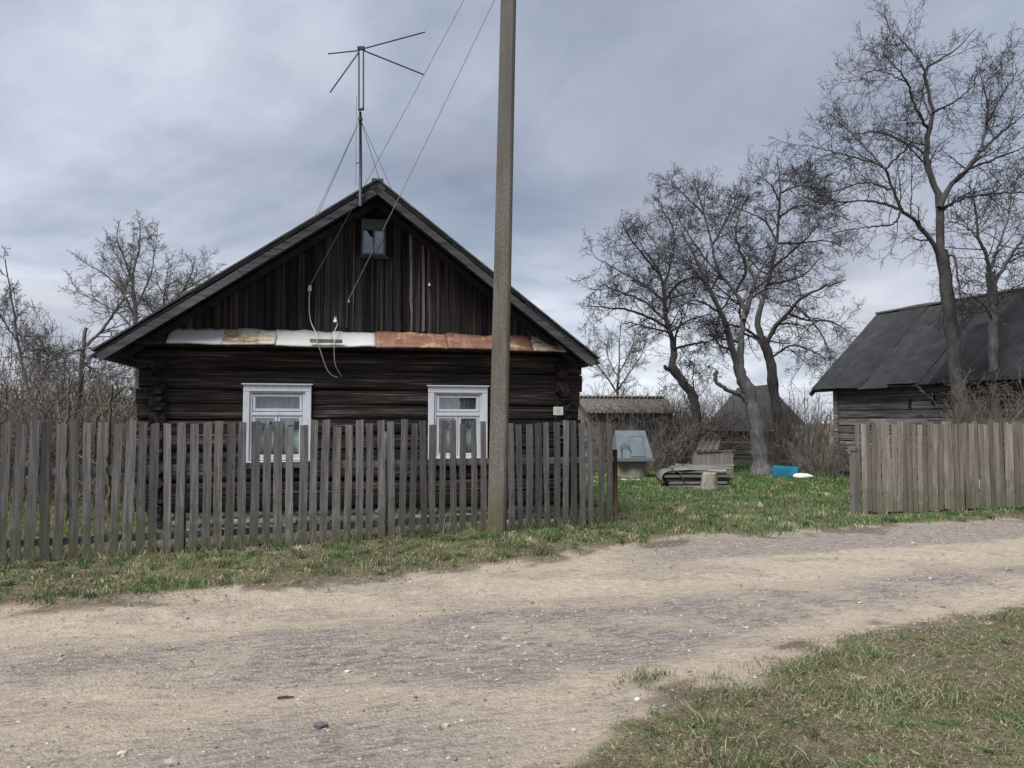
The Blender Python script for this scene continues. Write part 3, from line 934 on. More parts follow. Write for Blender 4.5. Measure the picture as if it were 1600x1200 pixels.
# two white windows
for wi, (a, b) in enumerate(WIN):
    wn = MB()
    ca, cb = (0.968, 1.889) if wi == 0 else (3.549, 4.428)
    ctop = 2.025
    cb0 = 0.872 if wi == 0 else 0.90
    # casing: side boards, head board
    for xx0, xx1 in ((ca, a + 0.005), (b - 0.005, cb)):
        wn.box((xx0, -0.055, cb0), (xx1, -0.002, ctop - 0.09))
    wn.box((ca, -0.058, ctop - 0.09), (cb, -0.002, ctop))
    wo = wn.build('window', M['white'], house, bevel=0.004)
    MB().box((ca - 0.022, -0.088, ctop + 0.001), (cb + 0.022, 0.0, ctop + 0.019)).build('cornice', M['white'], wo, bevel=0.004)
    fr_ = MB()
    f0, f1 = a + 0.006, b - 0.006
    zt = ctop - 0.092
    zt1 = 1.625           # transom bar
    fr_.box((f0, -0.03, 0.97), (f0 + 0.035, 0.09, zt)).box((f1 - 0.035, -0.03, 0.97), (f1, 0.09, zt))
    fr_.box((f0 + .035, -0.028, zt - 0.025), (f1 - .035, 0.09, zt))
    fr_.box((f0 + .035, -0.034, zt1 - 0.028), (f1 - .035, 0.09, zt1 + 0.022))
    fr_.box((f0 + .035, -0.034, 0.97), (f1 - .035, 0.09, 1.005))
    fro = fr_.build('frame', M['white'], wo, bevel=0.003)
    sa = MB()
    t0, t1 = zt1 + 0.034, zt - 0.036
    sa.box((f0 + .042, -0.022, t0), (f0 + .075, 0.03, t1)).box((f1 - .075, -0.022, t0), (f1 - .042, 0.03, t1))
    sa.box((f0 + .075, -0.020, t0), (f1 - .075, 0.03, t0 + .034)).box((f0 + .075, -0.020, t1 - .034), (f1 - .075, 0.03, t1))
    sa.build('transom_sash', M['white'], wo, bevel=0.003)
    MB().box((f0 + .075, 0.0, t0 + .034), (f1 - .075, 0.004, t1 - .034)).build('pane', M['glass'], wo)
    mid = (f0 + f1) / 2
    for q0, q1 in ((f0 + .040, mid - .004), (mid + .004, f1 - .040)):
        sh = MB()
        u0, u1 = 1.008, zt1 - 0.031
        sh.box((q0, -0.022, u0), (q0 + .036, 0.03, u1)).box((q1 - .036, -0.022, u0), (q1, 0.03, u1))
        sh.box((q0 + .036, -0.020, u0), (q1 - .036, 0.03, u0 + .038)).box((q0 + .036, -0.020, u1 - .036), (q1 - .036, 0.03, u1))
        sh.build('casement', M['white'], wo, bevel=0.003)
        MB().box((q0 + .036, 0.0, u0 + .038), (q1 - .036, 0.004, u1 - .036)).build('pane', M['glass'], wo)
    MB().hexa([(a + .0, -0.085, 0.895), (b, -0.085, 0.895), (b, 0.09, 0.895), (a, 0.09, 0.895),
               (a + .0, -0.085, 0.955), (b, -0.085, 0.955), (b, 0.09, 0.968), (a, 0.09, 0.968)]).build('sill', M['white'], wo, bevel=0.004)
    # reveal and curtain
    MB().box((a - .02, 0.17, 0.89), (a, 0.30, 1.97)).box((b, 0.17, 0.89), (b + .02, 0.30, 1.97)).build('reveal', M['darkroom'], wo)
    for (c0, c1, zb, ztp, dy) in ((a + .02, b - .02, 0.98, 1.40 + 0.05 * wi, 0.105), (a + .02, b - .02, 0.98, 1.93, 0.145)):
        xs = np.linspace(c0, c1, 40)
        yv = dy + 0.014 * np.sin(xs * 75 + 3 * np.sin(xs * 9))
        V = np.concatenate([np.stack([xs, yv, xs * 0 + zb], -1), np.stack([xs, yv, xs * 0 + ztp], -1)])
        i = np.arange(39)
        o = put('curtain', np_mesh('curtain', V, [np.stack([i, i + 1, 41 + i, 40 + i], -1)], True), M['curtain'], wo)
        so = o.modifiers.new('thick', 'SOLIDIFY')
        so.thickness = 0.003

# number plate at the right corner, with its faded marks
sp_, zp_ = HOUSE.plane(872, 642, -0.15)
pl = MB().box((sp_ - .075, -0.162, zp_ - .062), (sp_ + .075, -0.154, zp_ + .062)).build('number_plate', M['plate'], house)
MB().box((sp_ - .022, -0.1645, zp_ - .035), (sp_ - .010, -0.1622, zp_ + .035)).build('faded_mark', M['platemark'], pl)
MB().box((sp_ + .014, -0.1645, zp_ - .035), (sp_ + .026, -0.1622, zp_ + .035)).build('faded_mark', M['platemark'], pl)

# porcelain insulators and the cable bracket on the gable
INS = []
for px, py in ((484, 450), (524, 499), (545, 470), (671, 444)):
    s_, z_ = HOUSE.plane(px, py, -0.06)
    INS.append((s_, -0.07, z_))
    MB().tube([(s_, 0.03, z_ - .03), (s_, -0.06, z_ - .03)], 0.007, 5).build('insulator_pin', M['pipe'], house)
    sc = 1.0 if px < 530 else 0.6
    MB().tube([(s_, -0.06, z_ - .04 * sc), (s_, -0.06, z_ - .015 * sc), (s_, -0.06, z_ - .005 * sc), (s_, -0.06, z_ + .01 * sc), (s_, -0.06, z_ + .035 * sc)],
              [.028 * sc, .030 * sc, .018 * sc, .020 * sc, .024 * sc], 8).build('insulator', M['ceramic'] if px != 545 else M['platemark'], house, smooth=True)
sb, zb = HOUSE.plane(512, 533, -0.33)
MB().bar((sb - .24, -0.335, zb), (sb + .20, -0.335, zb), 0.04, 0.05).build('cable_bracket', M['oldwood'], house)


def curve_tube(name, pts, r, mt, parent=None, sides=5):
    return MB().tube(pts, r, sides).build(name, mt, parent, smooth=True)


def cat(points, n=6):
    P = [np.array(p, float) for p in points]
    P = [2 * P[0] - P[1]] + P + [2 * P[-1] - P[-2]]
    out = []
    for i in range(1, len(P) - 2):
        for k in range(n):
            u = k / n
            out.append(0.5 * ((2 * P[i]) + (-P[i - 1] + P[i + 1]) * u + (2 * P[i - 1] - 5 * P[i] + 4 * P[i + 1] - P[i + 2]) * u * u + (-P[i - 1] + 3 * P[i] - 3 * P[i + 1] + P[i + 2]) * u ** 3))
    out.append(P[-2])
    return out


def wp(px, py, off):
    s_, z_ = HOUSE.plane(px, py, off)
    return (s_, off, z_)


curve_tube('drop_cable', cat([wp(484, 452, -.1), wp(483, 475, -.07), wp(485, 500, -.05), wp(494, 522, -.30), wp(496, 533, -.37), wp(502, 552, -.32), wp(510, 575, -.22), wp(518, 586, -.15), wp(528, 590, -.04)]), 0.0075, M['cable'], house)
curve_tube('drop_cable', cat([wp(526, 502, -.1), wp(527, 508, -.08), wp(522, 520, -.22), wp(523, 534, -.37), wp(522, 550, -.30), wp(524, 570, -.2), wp(530, 582, -.1), wp(534, 588, -.03)]), 0.0075, M['cable'], house)

# ------------------------------------------------------------------ concrete utility pole and its two wires
pole = thing('utility_pole', 'tall rough concrete utility pole standing in front of the picket fence', 'pole', (-0.19, 10.03, 0))
PT = Vector((0.175, 0.0, 8.35))
b = MB()
rings = []
an = math.radians(-14)
for tt in (-0.04, 0.05, 0.3, 0.6, 1.0):
    wd, dp = 0.236 + (0.196 - 0.236) * tt, 0.185 + (0.15 - 0.185) * tt
    c = PT * tt
    ch = 0.022
    sec = [(-wd / 2 + ch, -dp / 2), (wd / 2 - ch, -dp / 2), (wd / 2, -dp / 2 + ch), (wd / 2 - .015, dp / 2 - ch), (wd / 2 - ch - .015, dp / 2), (-wd / 2 + ch + .015, dp / 2), (-wd / 2 + .015, dp / 2 - ch), (-wd / 2, -dp / 2 + ch)]
    rings.append([(c.x + p * math.cos(an) - q_ * math.sin(an), c.y + p * math.sin(an) + q_ * math.cos(an), c.z) for p, q_ in sec])
vs = [p for r_ in rings for p in r_]
fs = [(8 * i + k, 8 * i + (k + 1) % 8, 8 * i + 8 + (k + 1) % 8, 8 * i + 8 + k) for i in range(4) for k in range(8)] + [tuple(range(32, 40)), tuple(reversed(range(8)))]
b.add(vs, fs).build('shaft', M['pole'], pole)
POLE_INS = []
for (ax_, ay_) in ((792, -128), (797, -52)):
    p = Vector(at(ax_, ay_, 9.86)) - Vector((-0.19, 10.03, 0.15))
    MB().tube([p + Vector((0, .12, -.03)), p + Vector((0, .0, .0)), p + Vector((0, 0, .08))], 0.012, 5).build('insulator_pin', M['rust'], pole)
    MB().tube([p + Vector((0, 0, .08)), p + Vector((0, 0, .12)), p + Vector((0, 0, .15)), p + Vector((0, 0, .19))], [.04, .045, .025, .035], 8).build('insulator', M['ceramic'], pole, smooth=True)
    POLE_INS.append(p + Vector((-0.19, 10.03, .15)))
HM = Matrix.Translation((HOUSE.o[0], HOUSE.o[1], 0)) @ Matrix.Rotation(HOUSE.yaw, 4, 'Z')


def hw(p): return HM @ Vector(p)


for k, (pi, lab) in enumerate(((0, 'thin overhead wire running to the higher left insulator on the gable'), (2, 'thin overhead wire running down past the attic window'))):
    a = hw(INS[pi]) + Vector((0, -0.04, 0))
    e = POLE_INS[k]
    mid = [a.lerp(e, u) - Vector((0, 0, 0.03 * 4 * u * (1 - u))) for u in np.linspace(0, 1, 13)]
    o = curve_tube('overhead_wire', mid, 0.0048, M['wire'], None, 5)
    tag(o, lab, 'wire', 'overhead wires')

# ------------------------------------------------------------------ aerial on the ridge
am = (-0.58)
ms_s, ms_z = HOUSE.plane(563, 330, am)
ant = thing('antenna', 'tall metal television antenna with four bare arms standing above the gable', 'antenna', tuple(hw((ms_s, am, ms_z))), HOUSE.yaw)
AO = np.array([ms_s, am, ms_z])


def ap(px, py, dy=0.0):
    s_, z_ = HOUSE.plane(px, py, am + dy)
    return np.array([s_, am + dy, z_]) - AO


top, neck = ap(563, 175), ap(563, 186)
MB().tube([ap(563, 322), ap(563.5, 260), top], [0.024, 0.022, 0.018], 7).build('mast', M['pipe'], ant, smooth=True)
MB().box(ap(563, 305) + np.array([-.05, .0, -.02]), ap(563, 305) + np.array([.05, .08, .02])).build('mast_clamp', M['pipe'], ant)
MB().box(ap(563, 318) + np.array([-.03, .0, -.015]), ap(563, 318) + np.array([.03, .08, .015])).build('mast_clamp', M['pipe'], ant)
MB().tube([neck + np.array([0, 0, -.02]), neck + np.array([0, 0, .02])], 0.032, 8).build('guy_collar', M['pipe'], ant)
l0, l1, r0, r1 = ap(560.8, 172), ap(560.8, 76), ap(567.8, 170), ap(567.8, 76)
MB().tube([l0, l1], 0.012, 6).build('stub_tube', M['pipe'], ant)
MB().tube([r0, r1], 0.012, 6).build('stub_tube', M['pipe'], ant)
MB().bar(l0 - (0.01, 0, 0), r0 + (0.01, 0, 0), 0.03, 0.03).build('bridge', M['pipe'], ant)
MB().bar(l1 - (0.02, 0, 0), r1 + (0.02, 0, 0.01), 0.04, 0.045).build('head_block', M['pipe'], ant)
for a, e, dy in (((561, 79), (513, 84), 0.5), ((561, 81), (516, 144), -0.55), ((568, 76), (664, 50), -0.35), ((568, 79), (663, 117), 0.5)):
    MB().tube([ap(*a), ap(e[0], e[1], dy)], 0.010, 6).build('arm', M['pipe'], ant)
for e, dy in (((492, 338), 0.6), ((497, 335), 1.6), ((594, 285), 1.2), ((614, 300), 0.5)):
    MB().tube([neck, ap(e[0], e[1], dy)], 0.0045, 4).build('guy_wire', M['wire'], ant)
MB().tube(cat([ap(557, 150, .03), ap(556, 255, .03), ap(556, 292, .06)], 4), 0.004, 4).build('feeder_cable', M['wire'], ant)
MB().bar(ap(556, 255), ap(563, 254), 0.012, 0.012).build('feeder_clip', M['pipe'], ant)

# ------------------------------------------------------------------ picket fences
def picket_mesh(rg, wd, ht, th=0.022, warp=0.012):
    n = 5
    ph = rg.uniform(0, 6)
    top = [rg.uniform(-0.012, 0.012) for _ in range(2)]
    vs, fs = [], []
    for k in range(n + 1):
        u = k / n
        bx_ = warp * math.sin(u * 3 + ph) * rg.uniform(0.5, 1)
        by_ = warp * 0.8 * math.sin(u * 2.2 + ph * 2)
        w_ = wd * (1 + rg.uniform(-0.05, 0.05))
        z0_ = u * ht + (top[0] if k == n else 0)
        z1_ = u * ht + (top[1] if k == n else 0)
        vs += [(bx_ - w_ / 2, by_, z0_), (bx_ + w_ / 2, by_, z1_), (bx_ + w_ / 2, by_ + th, z1_), (bx_ - w_ / 2, by_ + th, z0_)]
    for k in range(n):
        for e in range(4):
            fs.append((4 * k + e, 4 * k + (e + 1) % 4, 4 * k + 4 + (e + 1) % 4, 4 * k + 4 + e))
    fs += [(3, 2, 1, 0), (4 * n, 4 * n + 1, 4 * n + 2, 4 * n + 3)]
    me = bpy.data.meshes.new('picket')
    me.from_pydata(vs, [], fs)
    me.update()
    return me


rg = random.Random(11)
fence = thing('picket_fence', 'long weathered grey picket fence with gaps in front of the dark house', 'fence', (FENCE.o[0], FENCE.o[1], 0), FENCE.yaw)
PX = [-34, -13, 7, 28, 48.5, 72, 93.5, 115.5, 136, 158, 181, 201, 222, 241.5, 262, 282.5, 302.5, 322, 340.5, 360, 378, 397.5, 418, 435.5, 454, 473, 491.5, 507.5, 526, 544, 561,
      578, 596, 612, 629, 646, 663, 677, 692.5, 709, 724.5, 741.5, 756, 771, 786, 800, 813, 828.5, 842.5, 856, 871, 885, 897.5, 911, 924, 939, 953]
TOPY = {0: 660, 48.5: 656, 158: 660, 181: 663, 241.5: 661, 282.5: 661, 418: 664, 454: 668, 526: 667, 544: 663, 871: 659, 924: 661}
for px in [-125, -102, -80, -57] + PX:
    s_, _ = FENCE.plane(px, 760, -0.03)
    base_y = np.interp(px, [0, 962], [657.5, 657])
    zt = FENCE.plane(px, TOPY.get(px, base_y + rg.uniform(-2, 6)), -0.03)[1]
    zt = min(max(zt, 1.42), 1.56)
    wd = rg.uniform(0.080, 0.100) if px < 560 else rg.uniform(0.074, 0.092)
    zb = rg.uniform(-0.03, 0.03)
    put('picket', picket_mesh(rg, wd, zt - zb), M['picket'], fence, (s_, -0.025 + rg.uniform(-.006, .006), zb), (rg.uniform(-.012, .012), rg.uniform(-.012, .012), 0))
ge = FENCE.plane(958, 760)[0]
MB().bar((-1.2, 0.028, 0.96), (3.6, 0.028, 0.985), 0.045, 0.075).build('rail', M['rail'], fence)
MB().bar((3.6, 0.031, 0.975), (ge + .02, 0.031, 0.955), 0.045, 0.085).build('rail', M['rail'], fence)
MB().bar((-1.2, 0.028, 0.21), (3.0, 0.028, 0.20), 0.045, 0.075).build('rail', M['rail'], fence)
MB().bar((3.0, 0.031, 0.20), (ge + .02, 0.031, 0.22), 0.045, 0.085).build('rail', M['rail'], fence)
for ps in (-0.75, 1.75, 4.2, 6.4):
    MB().tube([(ps, 0.12, -0.2), (ps + .01, 0.12, 0.7), (ps, 0.12, 1.38)], [0.055, 0.05, 0.045], 7).build('post', M['rail'], fence)
# rusty gate post with concrete block
es, _ = FENCE.plane(963, 760)
gp = MB().tube([(0, 0, -0.1), (0, 0, 1.1)], 0.035, 8).build('gate_post', M['rust'], None, smooth=True, loc=tuple((*(FENCE.o + FENCE.d * es + FENCE.n * 0.03), 0)))
tag(gp, 'short rusty brown pipe post at the right end of the grey fence', 'post')
bp = on_ground(962, 816)
cb_ = MB().hexa([(-.055, -.05, 0), (.055, -.05, 0), (.06, .05, 0), (-.06, .05, 0), (-.05, -.05, .10), (.055, -.05, .105), (.055, .05, .10), (-.05, .05, .098)])
o = cb_.build('concrete_block', M['block'], None, loc=(bp[0] - 0.02, bp[1] - 0.1, 0.0), rot=(0, 0, 0.35), bevel=0.006)
tag(o, 'small pale concrete block on the grass at the foot of the rusty post', 'block')

F2 = Frame(5.59, 12.61, math.atan2(13.34 - 12.61, 8.83 - 5.59))
fence2 = thing('picket_fence', 'tightly boarded brownish picket fence in front of the barn on the right', 'fence', (F2.o[0], F2.o[1], 0), F2.yaw)
s_ = 0.03
while s_ < 4.6:
    wd = rg.uniform(0.074, 0.094)
    ht = 1.50 + rg.uniform(-0.035, 0.03)
    zb = rg.uniform(0.0, 0.05)
    put('picket', picket_mesh(rg, wd, ht - zb, 0.02, 0.010), M['picket2'], fence2, (s_ + wd / 2, -0.025 + rg.uniform(-.007, .007), zb), (rg.uniform(-.012, .012), rg.uniform(-.014, .014), 0))
    s_ += wd + rg.uniform(0.004, 0.026)
for zr in (1.02, 0.32):
    MB().bar((-0.06, 0.03, zr), (4.7, 0.03, zr + 0.02), 0.045, 0.08).build('rail', M['rail'], fence2)
for ps in (2.2, 4.4):
    MB().tube([(ps, 0.11, -0.2), (ps, 0.11, 1.3)], 0.05, 7).build('post', M['rail'], fence2)
pq = at(1332, 700, 12.66)
o = MB().box((-.045, -.045, -.15), (.045, .045, 1.03)).box((-.06, -.055, 1.031), (.06, .055, 1.10)).build('gate_post', M['shed'], None, loc=(pq[0] - 0.01, 12.62, 0), rot=(0, 0, F2.yaw), bevel=0.006)
tag(o, 'square wooden post at the left end of the brownish right fence', 'post')
wq = on_ground(1540, 787)
o = MB().box((-0.52, -.02, 0.12), (0.52, .02, 0.40)).build('white_board', M['whiteboard'], None, loc=(wq[0] + 0.28, wq[1] + 0.55, 0.0), rot=(-0.12, 0, F2.yaw), bevel=0.004)
for zz_ in ((-.40, 0), (.40, 0)):
    MB().box((zz_[0] - .03, -.03, -0.02), (zz_[0] + .03, .03, 0.119)).build('foot', M['whiteboard'], o)
tag(o, 'low white board glimpsed through the gaps at the bottom of the right fence', 'board')

# ------------------------------------------------------------------ barn on the right
BY = math.atan2(-0.941, 0.338)
barn = thing('log_barn', 'long grey log barn with steep dark roof behind the right fence', 'barn', (8.9, 22.0, 0), BY)
BL = 8.4
for k in range(11):
    z0 = 0.12 + k * 0.213
    put('log', log_mesh(0.15, BL, z0, z0 + 0.210, 60 + k), M['barnlog'], barn, (0, 0.34, 0))
MB().box((0.10, 0.28, 0.0), (0.26, 0.52, 2.42)).build('corner_post', M['barnlog'], barn)
for k in range(11):
    z0 = 0.02 + k * 0.213
    put('log', log_mesh(0.3, 4.75, z0, z0 + 0.210, 90 + k), M['barnlog'], barn, (0.20, 0.20, 0), (0, 0, math.pi / 2))
MB().box((0.3, 4.75, 0), (BL, 4.9, 2.4)).build('back_wall', M['barnlog'], barn)
RZ_, RYB = 4.77, 2.58
for sd in (0, 1):
    ey = 0.0 if sd == 0 else 2 * RYB
    nr, nc = 26, 60
    us = np.linspace(0, 1, nr)
    xs = np.linspace(-0.45, BL + 0.4, nc)
    XX, UU = np.meshgrid(xs, us)
    dd = (fbm(XX * 0.8, UU * 4, 41 + sd) - 0.5) * 0.10 + (fbm(XX * 3.3, UU * 9, 47) - 0.5) * 0.03
    lap = ((UU * 7) % 1.0) * 0.02
    YY = RYB + (ey - RYB) * UU
    ZZ = RZ_ + (2.40 - RZ_) * UU + dd * 0.7 + lap
    V = np.stack([XX, YY, ZZ], -1).reshape(-1, 3)
    id_ = np.arange(nr * nc).reshape(nr, nc)
    f = np.stack([id_[:-1, :-1], id_[1:, :-1], id_[1:, 1:], id_[:-1, 1:]], -1).reshape(-1, 4)
    if sd == 0:
        # laid felt strips, each with its own lift and sag
        xe = np.arange(-0.45, BL + 0.5, 0.92)
        for c in range(len(xe) - 1):
            xx = np.linspace(xe[c], xe[c + 1] + 0.09, 12)
            uu = np.linspace(0.0, 1.01 + 0.012 * (c % 3), 22)
            A, B2 = np.meshgrid(xx, uu)
            lf = 0.075 + 0.022 * (c % 2) + (fbm(A * 1.4 + c * 9, B2 * 6, 43) - 0.5) * 0.05 + 0.014 * (((B2 * 4.6 + c * 0.37) % 1.0))
            W_ = np.stack([A, RYB * (1 - B2), RZ_ + (2.40 - RZ_) * B2 + lf], -1).reshape(-1, 3)
            i2 = np.arange(22 * 12).reshape(22, 12)
            f2 = np.stack([i2[:-1, :-1], i2[1:, :-1], i2[1:, 1:], i2[:-1, 1:]], -1).reshape(-1, 4)
            o = put('felt_strip', np_mesh('felt_strip', W_, [f2], False), M['barnroof'], barn)
            so = o.modifiers.new('thick', 'SOLIDIFY')
            so.thickness = 0.006
            so.offset = -1
    o = put('roof_slope', np_mesh('roof_slope', V, [f], False), M['barnroof'], barn)
    so = o.modifiers.new('thick', 'SOLIDIFY')
    so.thickness = 0.06
    so.offset = -1 if sd == 0 else 1
# corrugated sheets over the near half of the roof
for c in range(6):
    x0 = 3.7 + c * 0.78
    xs = np.linspace(x0, x0 + 0.83, 34)
    wv = 0.018 * np.sin(xs * 2 * math.pi / 0.14)
    u0, u1 = 0.42 + 0.03 * (c % 2), 1.06
    dzz = 0.165 + 0.008 * (c % 2)
    V = np.concatenate([np.stack([xs, xs * 0 + RYB * (1 - u), RZ_ + (2.40 - RZ_) * u + wv + dzz], -1) for u in (u0, (u0 + u1) / 2, u1)])
    i = np.arange(33)
    f = np.concatenate([np.stack([r_ * 34 + i, (r_ + 1) * 34 + i, (r_ + 1) * 34 + i + 1, r_ * 34 + i + 1], -1) for r_ in (0, 1)])
    o = put('corrugated_sheet', np_mesh('corrugated_sheet', V, [f], True), M['barnroof'], barn)
    so = o.modifiers.new('thick', 'SOLIDIFY')
    so.thickness = 0.008
MB().bar((-0.45, RYB, RZ_ + .05), (BL + .4, RYB, RZ_ + .05), 0.26, 0.05).build('ridge_cap', M['slate_moss'], barn)
for sd in (0, 1):
    ey = -0.03 if sd == 0 else 2 * RYB + .03
    MB().bar((-0.46, RYB, RZ_ - .10), (-0.46, ey, 2.30), 0.03, 0.13, (0, 0, 1)).build('barge_board', M['barnroof'], barn)
MB().add([(0.2, 0.4, 2.35), (0.2, 4.8, 2.35), (0.2, RYB, 4.55), (0.26, 0.4, 2.35), (0.26, 4.8, 2.35), (0.26, RYB, 4.55)],
         [(0, 2, 1), (3, 4, 5), (0, 1, 4, 3), (1, 2, 5, 4), (2, 0, 3, 5)]).build('gable_end', M['barnlog'], barn)
MB().box((2.7, 0.28, 1.85), (2.76, 0.345, 2.10)).box((3.4, 0.28, 1.95), (3.46, 0.345, 2.17)).build('peg', M['barnroof'], barn)

# ------------------------------------------------------------------ plank shed behind the well
SB = at(905, 700, 24.5)
shed = thing('plank_shed', 'small grey plank shed with corrugated roof beside the house', 'shed', (SB[0] + 0.32, 24.2, 0), math.radians(14))
rs = random.Random(3)
# gable end looks left-front; ridge runs to the right
x = 0.0
while x < 2.7:
    wd = rs.uniform(0.11, 0.17)
    MB().box((x + .002, rs.uniform(-.008, .008), 0.0), (x + wd - .003, 0.03, 1.84 + rs.uniform(-.02, .01))).build('plank', M['shed'], shed)
    x += wd
y = 0.03
while y < 1.65:
    wd = rs.uniform(0.11, 0.16)
    zt = 2.24 - abs(y + wd / 2 - 0.85) * 0.52
    MB().box((rs.uniform(-.01, .005), y + .002, 0.0), (0.03, y + wd - .003, zt)).build('plank', M['shed'], shed)
    y += wd
MB().box((0.031, 1.62, 0.0), (2.75, 1.65, 1.8)).build('back_wall', M['shed'], shed)
MB().box((1.55, -0.03, 1.05), (2.25, -0.009, 1.50)).build('window', M['darkline'], shed)
for sd in (0, 1):
    xs = np.arange(-0.18, 2.95, 0.028)
    wv = 0.018 * np.sin(xs * 2 * math.pi / 0.14)
    ye, ze = (-0.22, 1.80) if sd == 0 else (1.92, 1.80)
    n = len(xs)
    V = np.concatenate([np.stack([xs, xs * 0 + 0.85, 2.33 + wv], -1), np.stack([xs, xs * 0 + ye, ze + wv], -1)])
    i = np.arange(n - 1)
    o = put('corrugated_roof', np_mesh('corrugated_roof', V, [np.stack([i, n + i, n + i + 1, i + 1], -1)], True), M['slate_moss'], shed)
    so = o.modifiers.new('thick', 'SOLIDIFY')
    so.thickness = 0.012
    MB().bar((-0.19, 0.85, 2.30), (-0.19, ye, ze - 0.03), 0.02, 0.09, (0, 0, 1)).build('barge_board', M['barge'], shed)
MB().bar((-0.2, 0.85, 2.365), (2.95, 0.85, 2.365), 0.2, 0.035).build('ridge_cap', M['block'], shed)

# ------------------------------------------------------------------ low hipped shed behind the apple trees
lowshed = thing('low_shed', 'low shed with steep dark felt roof behind the leaning apple trees', 'shed', (9.15, 29.2, 0), math.radians(-6))
b = MB()
E_ = [(-1.65, -1.5, 1.20), (1.75, -1.5, 1.20), (1.75, 1.6, 1.20), (-1.65, 1.6, 1.20)]
RR = [(-0.55, 0.05, 2.82), (0.6, 0.05, 2.94)]
b.add(E_ + RR, [(0, 1, 5, 4), (1, 2, 5), (2, 3, 4, 5), (3, 0, 4), (3, 2, 1, 0)]).build('roof', M['cellarroof'], lowshed)
for k in range(7):
    z0 = -0.02 + k * 0.172
    put('log', log_mesh(-1.45, 1.55, z0, z0 + .170, 130 + k), M['barnlog'], lowshed, (0, -1.3, 0))
MB().box((-1.45, -1.14, 0), (-1.3, 1.4, 1.18)).box((1.4, -1.14, 0), (1.55, 1.4, 1.18)).build('side_wall', M['barnlog'], lowshed)
MB().box((-2.35, -1.2, 0.0), (-1.52, -1.1, 1.15)).build('plank_screen', M['shed'], lowshed)

tp = at(1250, 690, 25.0)
td = MB()
o = thing('old_door', 'pale turquoise old door panel standing among the brown shrubs', 'door panel', (tp[0], 25.0, 0), 0.1)
MB().box((-.30, 0, 0.0), (.30, .03, 1.42)).build('panel', M['turq'], o, bevel=0.004)
for z_ in (0.05, 0.75, 1.30):
    MB().box((-.30, -.02, z_), (.30, -.001, z_ + .09)).build('ledge', M['turq'], o)
MB().box((-.02, -.02, 0.141), (.04, -.001, 0.749)).build('stile', M['turq'], o)

# ------------------------------------------------------------------ well, board pile, stump, trough, basin, sack
wl = on_ground(991, 748)
well = thing('well', 'blue grey metal covered well on a concrete ring in the yard', 'well', (wl[0], wl[1] + 0.4, 0), math.radians(4))
MB().tube([(0, 0, -0.1), (0, 0, 0.50)], [0.40, 0.40], 20).build('concrete_ring', M['concrete'], well, smooth=False)
hood = MB()
hx0, hx1, tx0, tx1 = -0.50, 0.47, -0.45, 0.37
hood.hexa([(hx0, -0.52, 0.54), (hx1, -0.52, 0.54), (hx1, 0.5, 0.54), (hx0, 0.5, 0.54), (tx0, -0.02, 1.28), (tx1, -0.02, 1.28), (tx1, 0.04, 1.28), (tx0, 0.04, 1.28)])
hoodo = hood.build('hood', M['bluegrey'], well, bevel=0.008)
MB().box((hx0 - .02, -0.56, 0.46), (hx1 + .02, 0.54, 0.535)).build('base_frame', M['bluegrey'], well, bevel=0.006)


def onhood(x, u, lift=0.012):
    a = Vector((x, -0.52, 0.54))
    return Vector((x, -0.52 + 0.5 * u, 0.54 + 0.74 * u)) + Vector((0, -0.83, 0.56)) * lift


hb = MB()
x0, x1, u0, u1 = -0.13, 0.25, 0.06, 0.76
p4 = [onhood(x0, u0, 0.002), onhood(x1, u0, 0.002), onhood(x1, u1, 0.002), onhood(x0, u1, 0.002)]
q4 = [onhood(x0, u0, 0.022), onhood(x1, u0, 0.022), onhood(x1, u1, 0.022), onhood(x0, u1, 0.022)]
hb.hexa(p4 + q4).build('hatch', M['bluegrey'], well)
for a, c in (((x0, u0), (x0, u1)), ((x1, u0), (x1, u1)), ((x0, u1), (x1, u1))):
    MB().tube([onhood(*a, 0.02), onhood(*c, 0.02)], 0.006, 5).build('hatch_seam', M['darkline'], well)
MB().tube(cat([onhood(-.38, .15, .03), onhood(-.38, .34, .07), onhood(-.28, .44, .08), onhood(-.17, .34, .07), onhood(-.12, .2, .03)], 5), 0.012, 6).build('crank_handle', M['pipe'], well, smooth=True)
MB().tube([onhood(-.38, .04, .02), onhood(-.38, .36, .04)], 0.012, 6).build('latch', M['pipe'], well)

o = MB().box((-.24, -.03, 0), (.24, .03, .022)).build('board', M['whiteboard'], None, loc=(*on_ground(985, 752)[:2], 0.035), rot=(0, 0, -0.15))
tag(o, 'pale narrow board lying on the grass in front of the well', 'board')

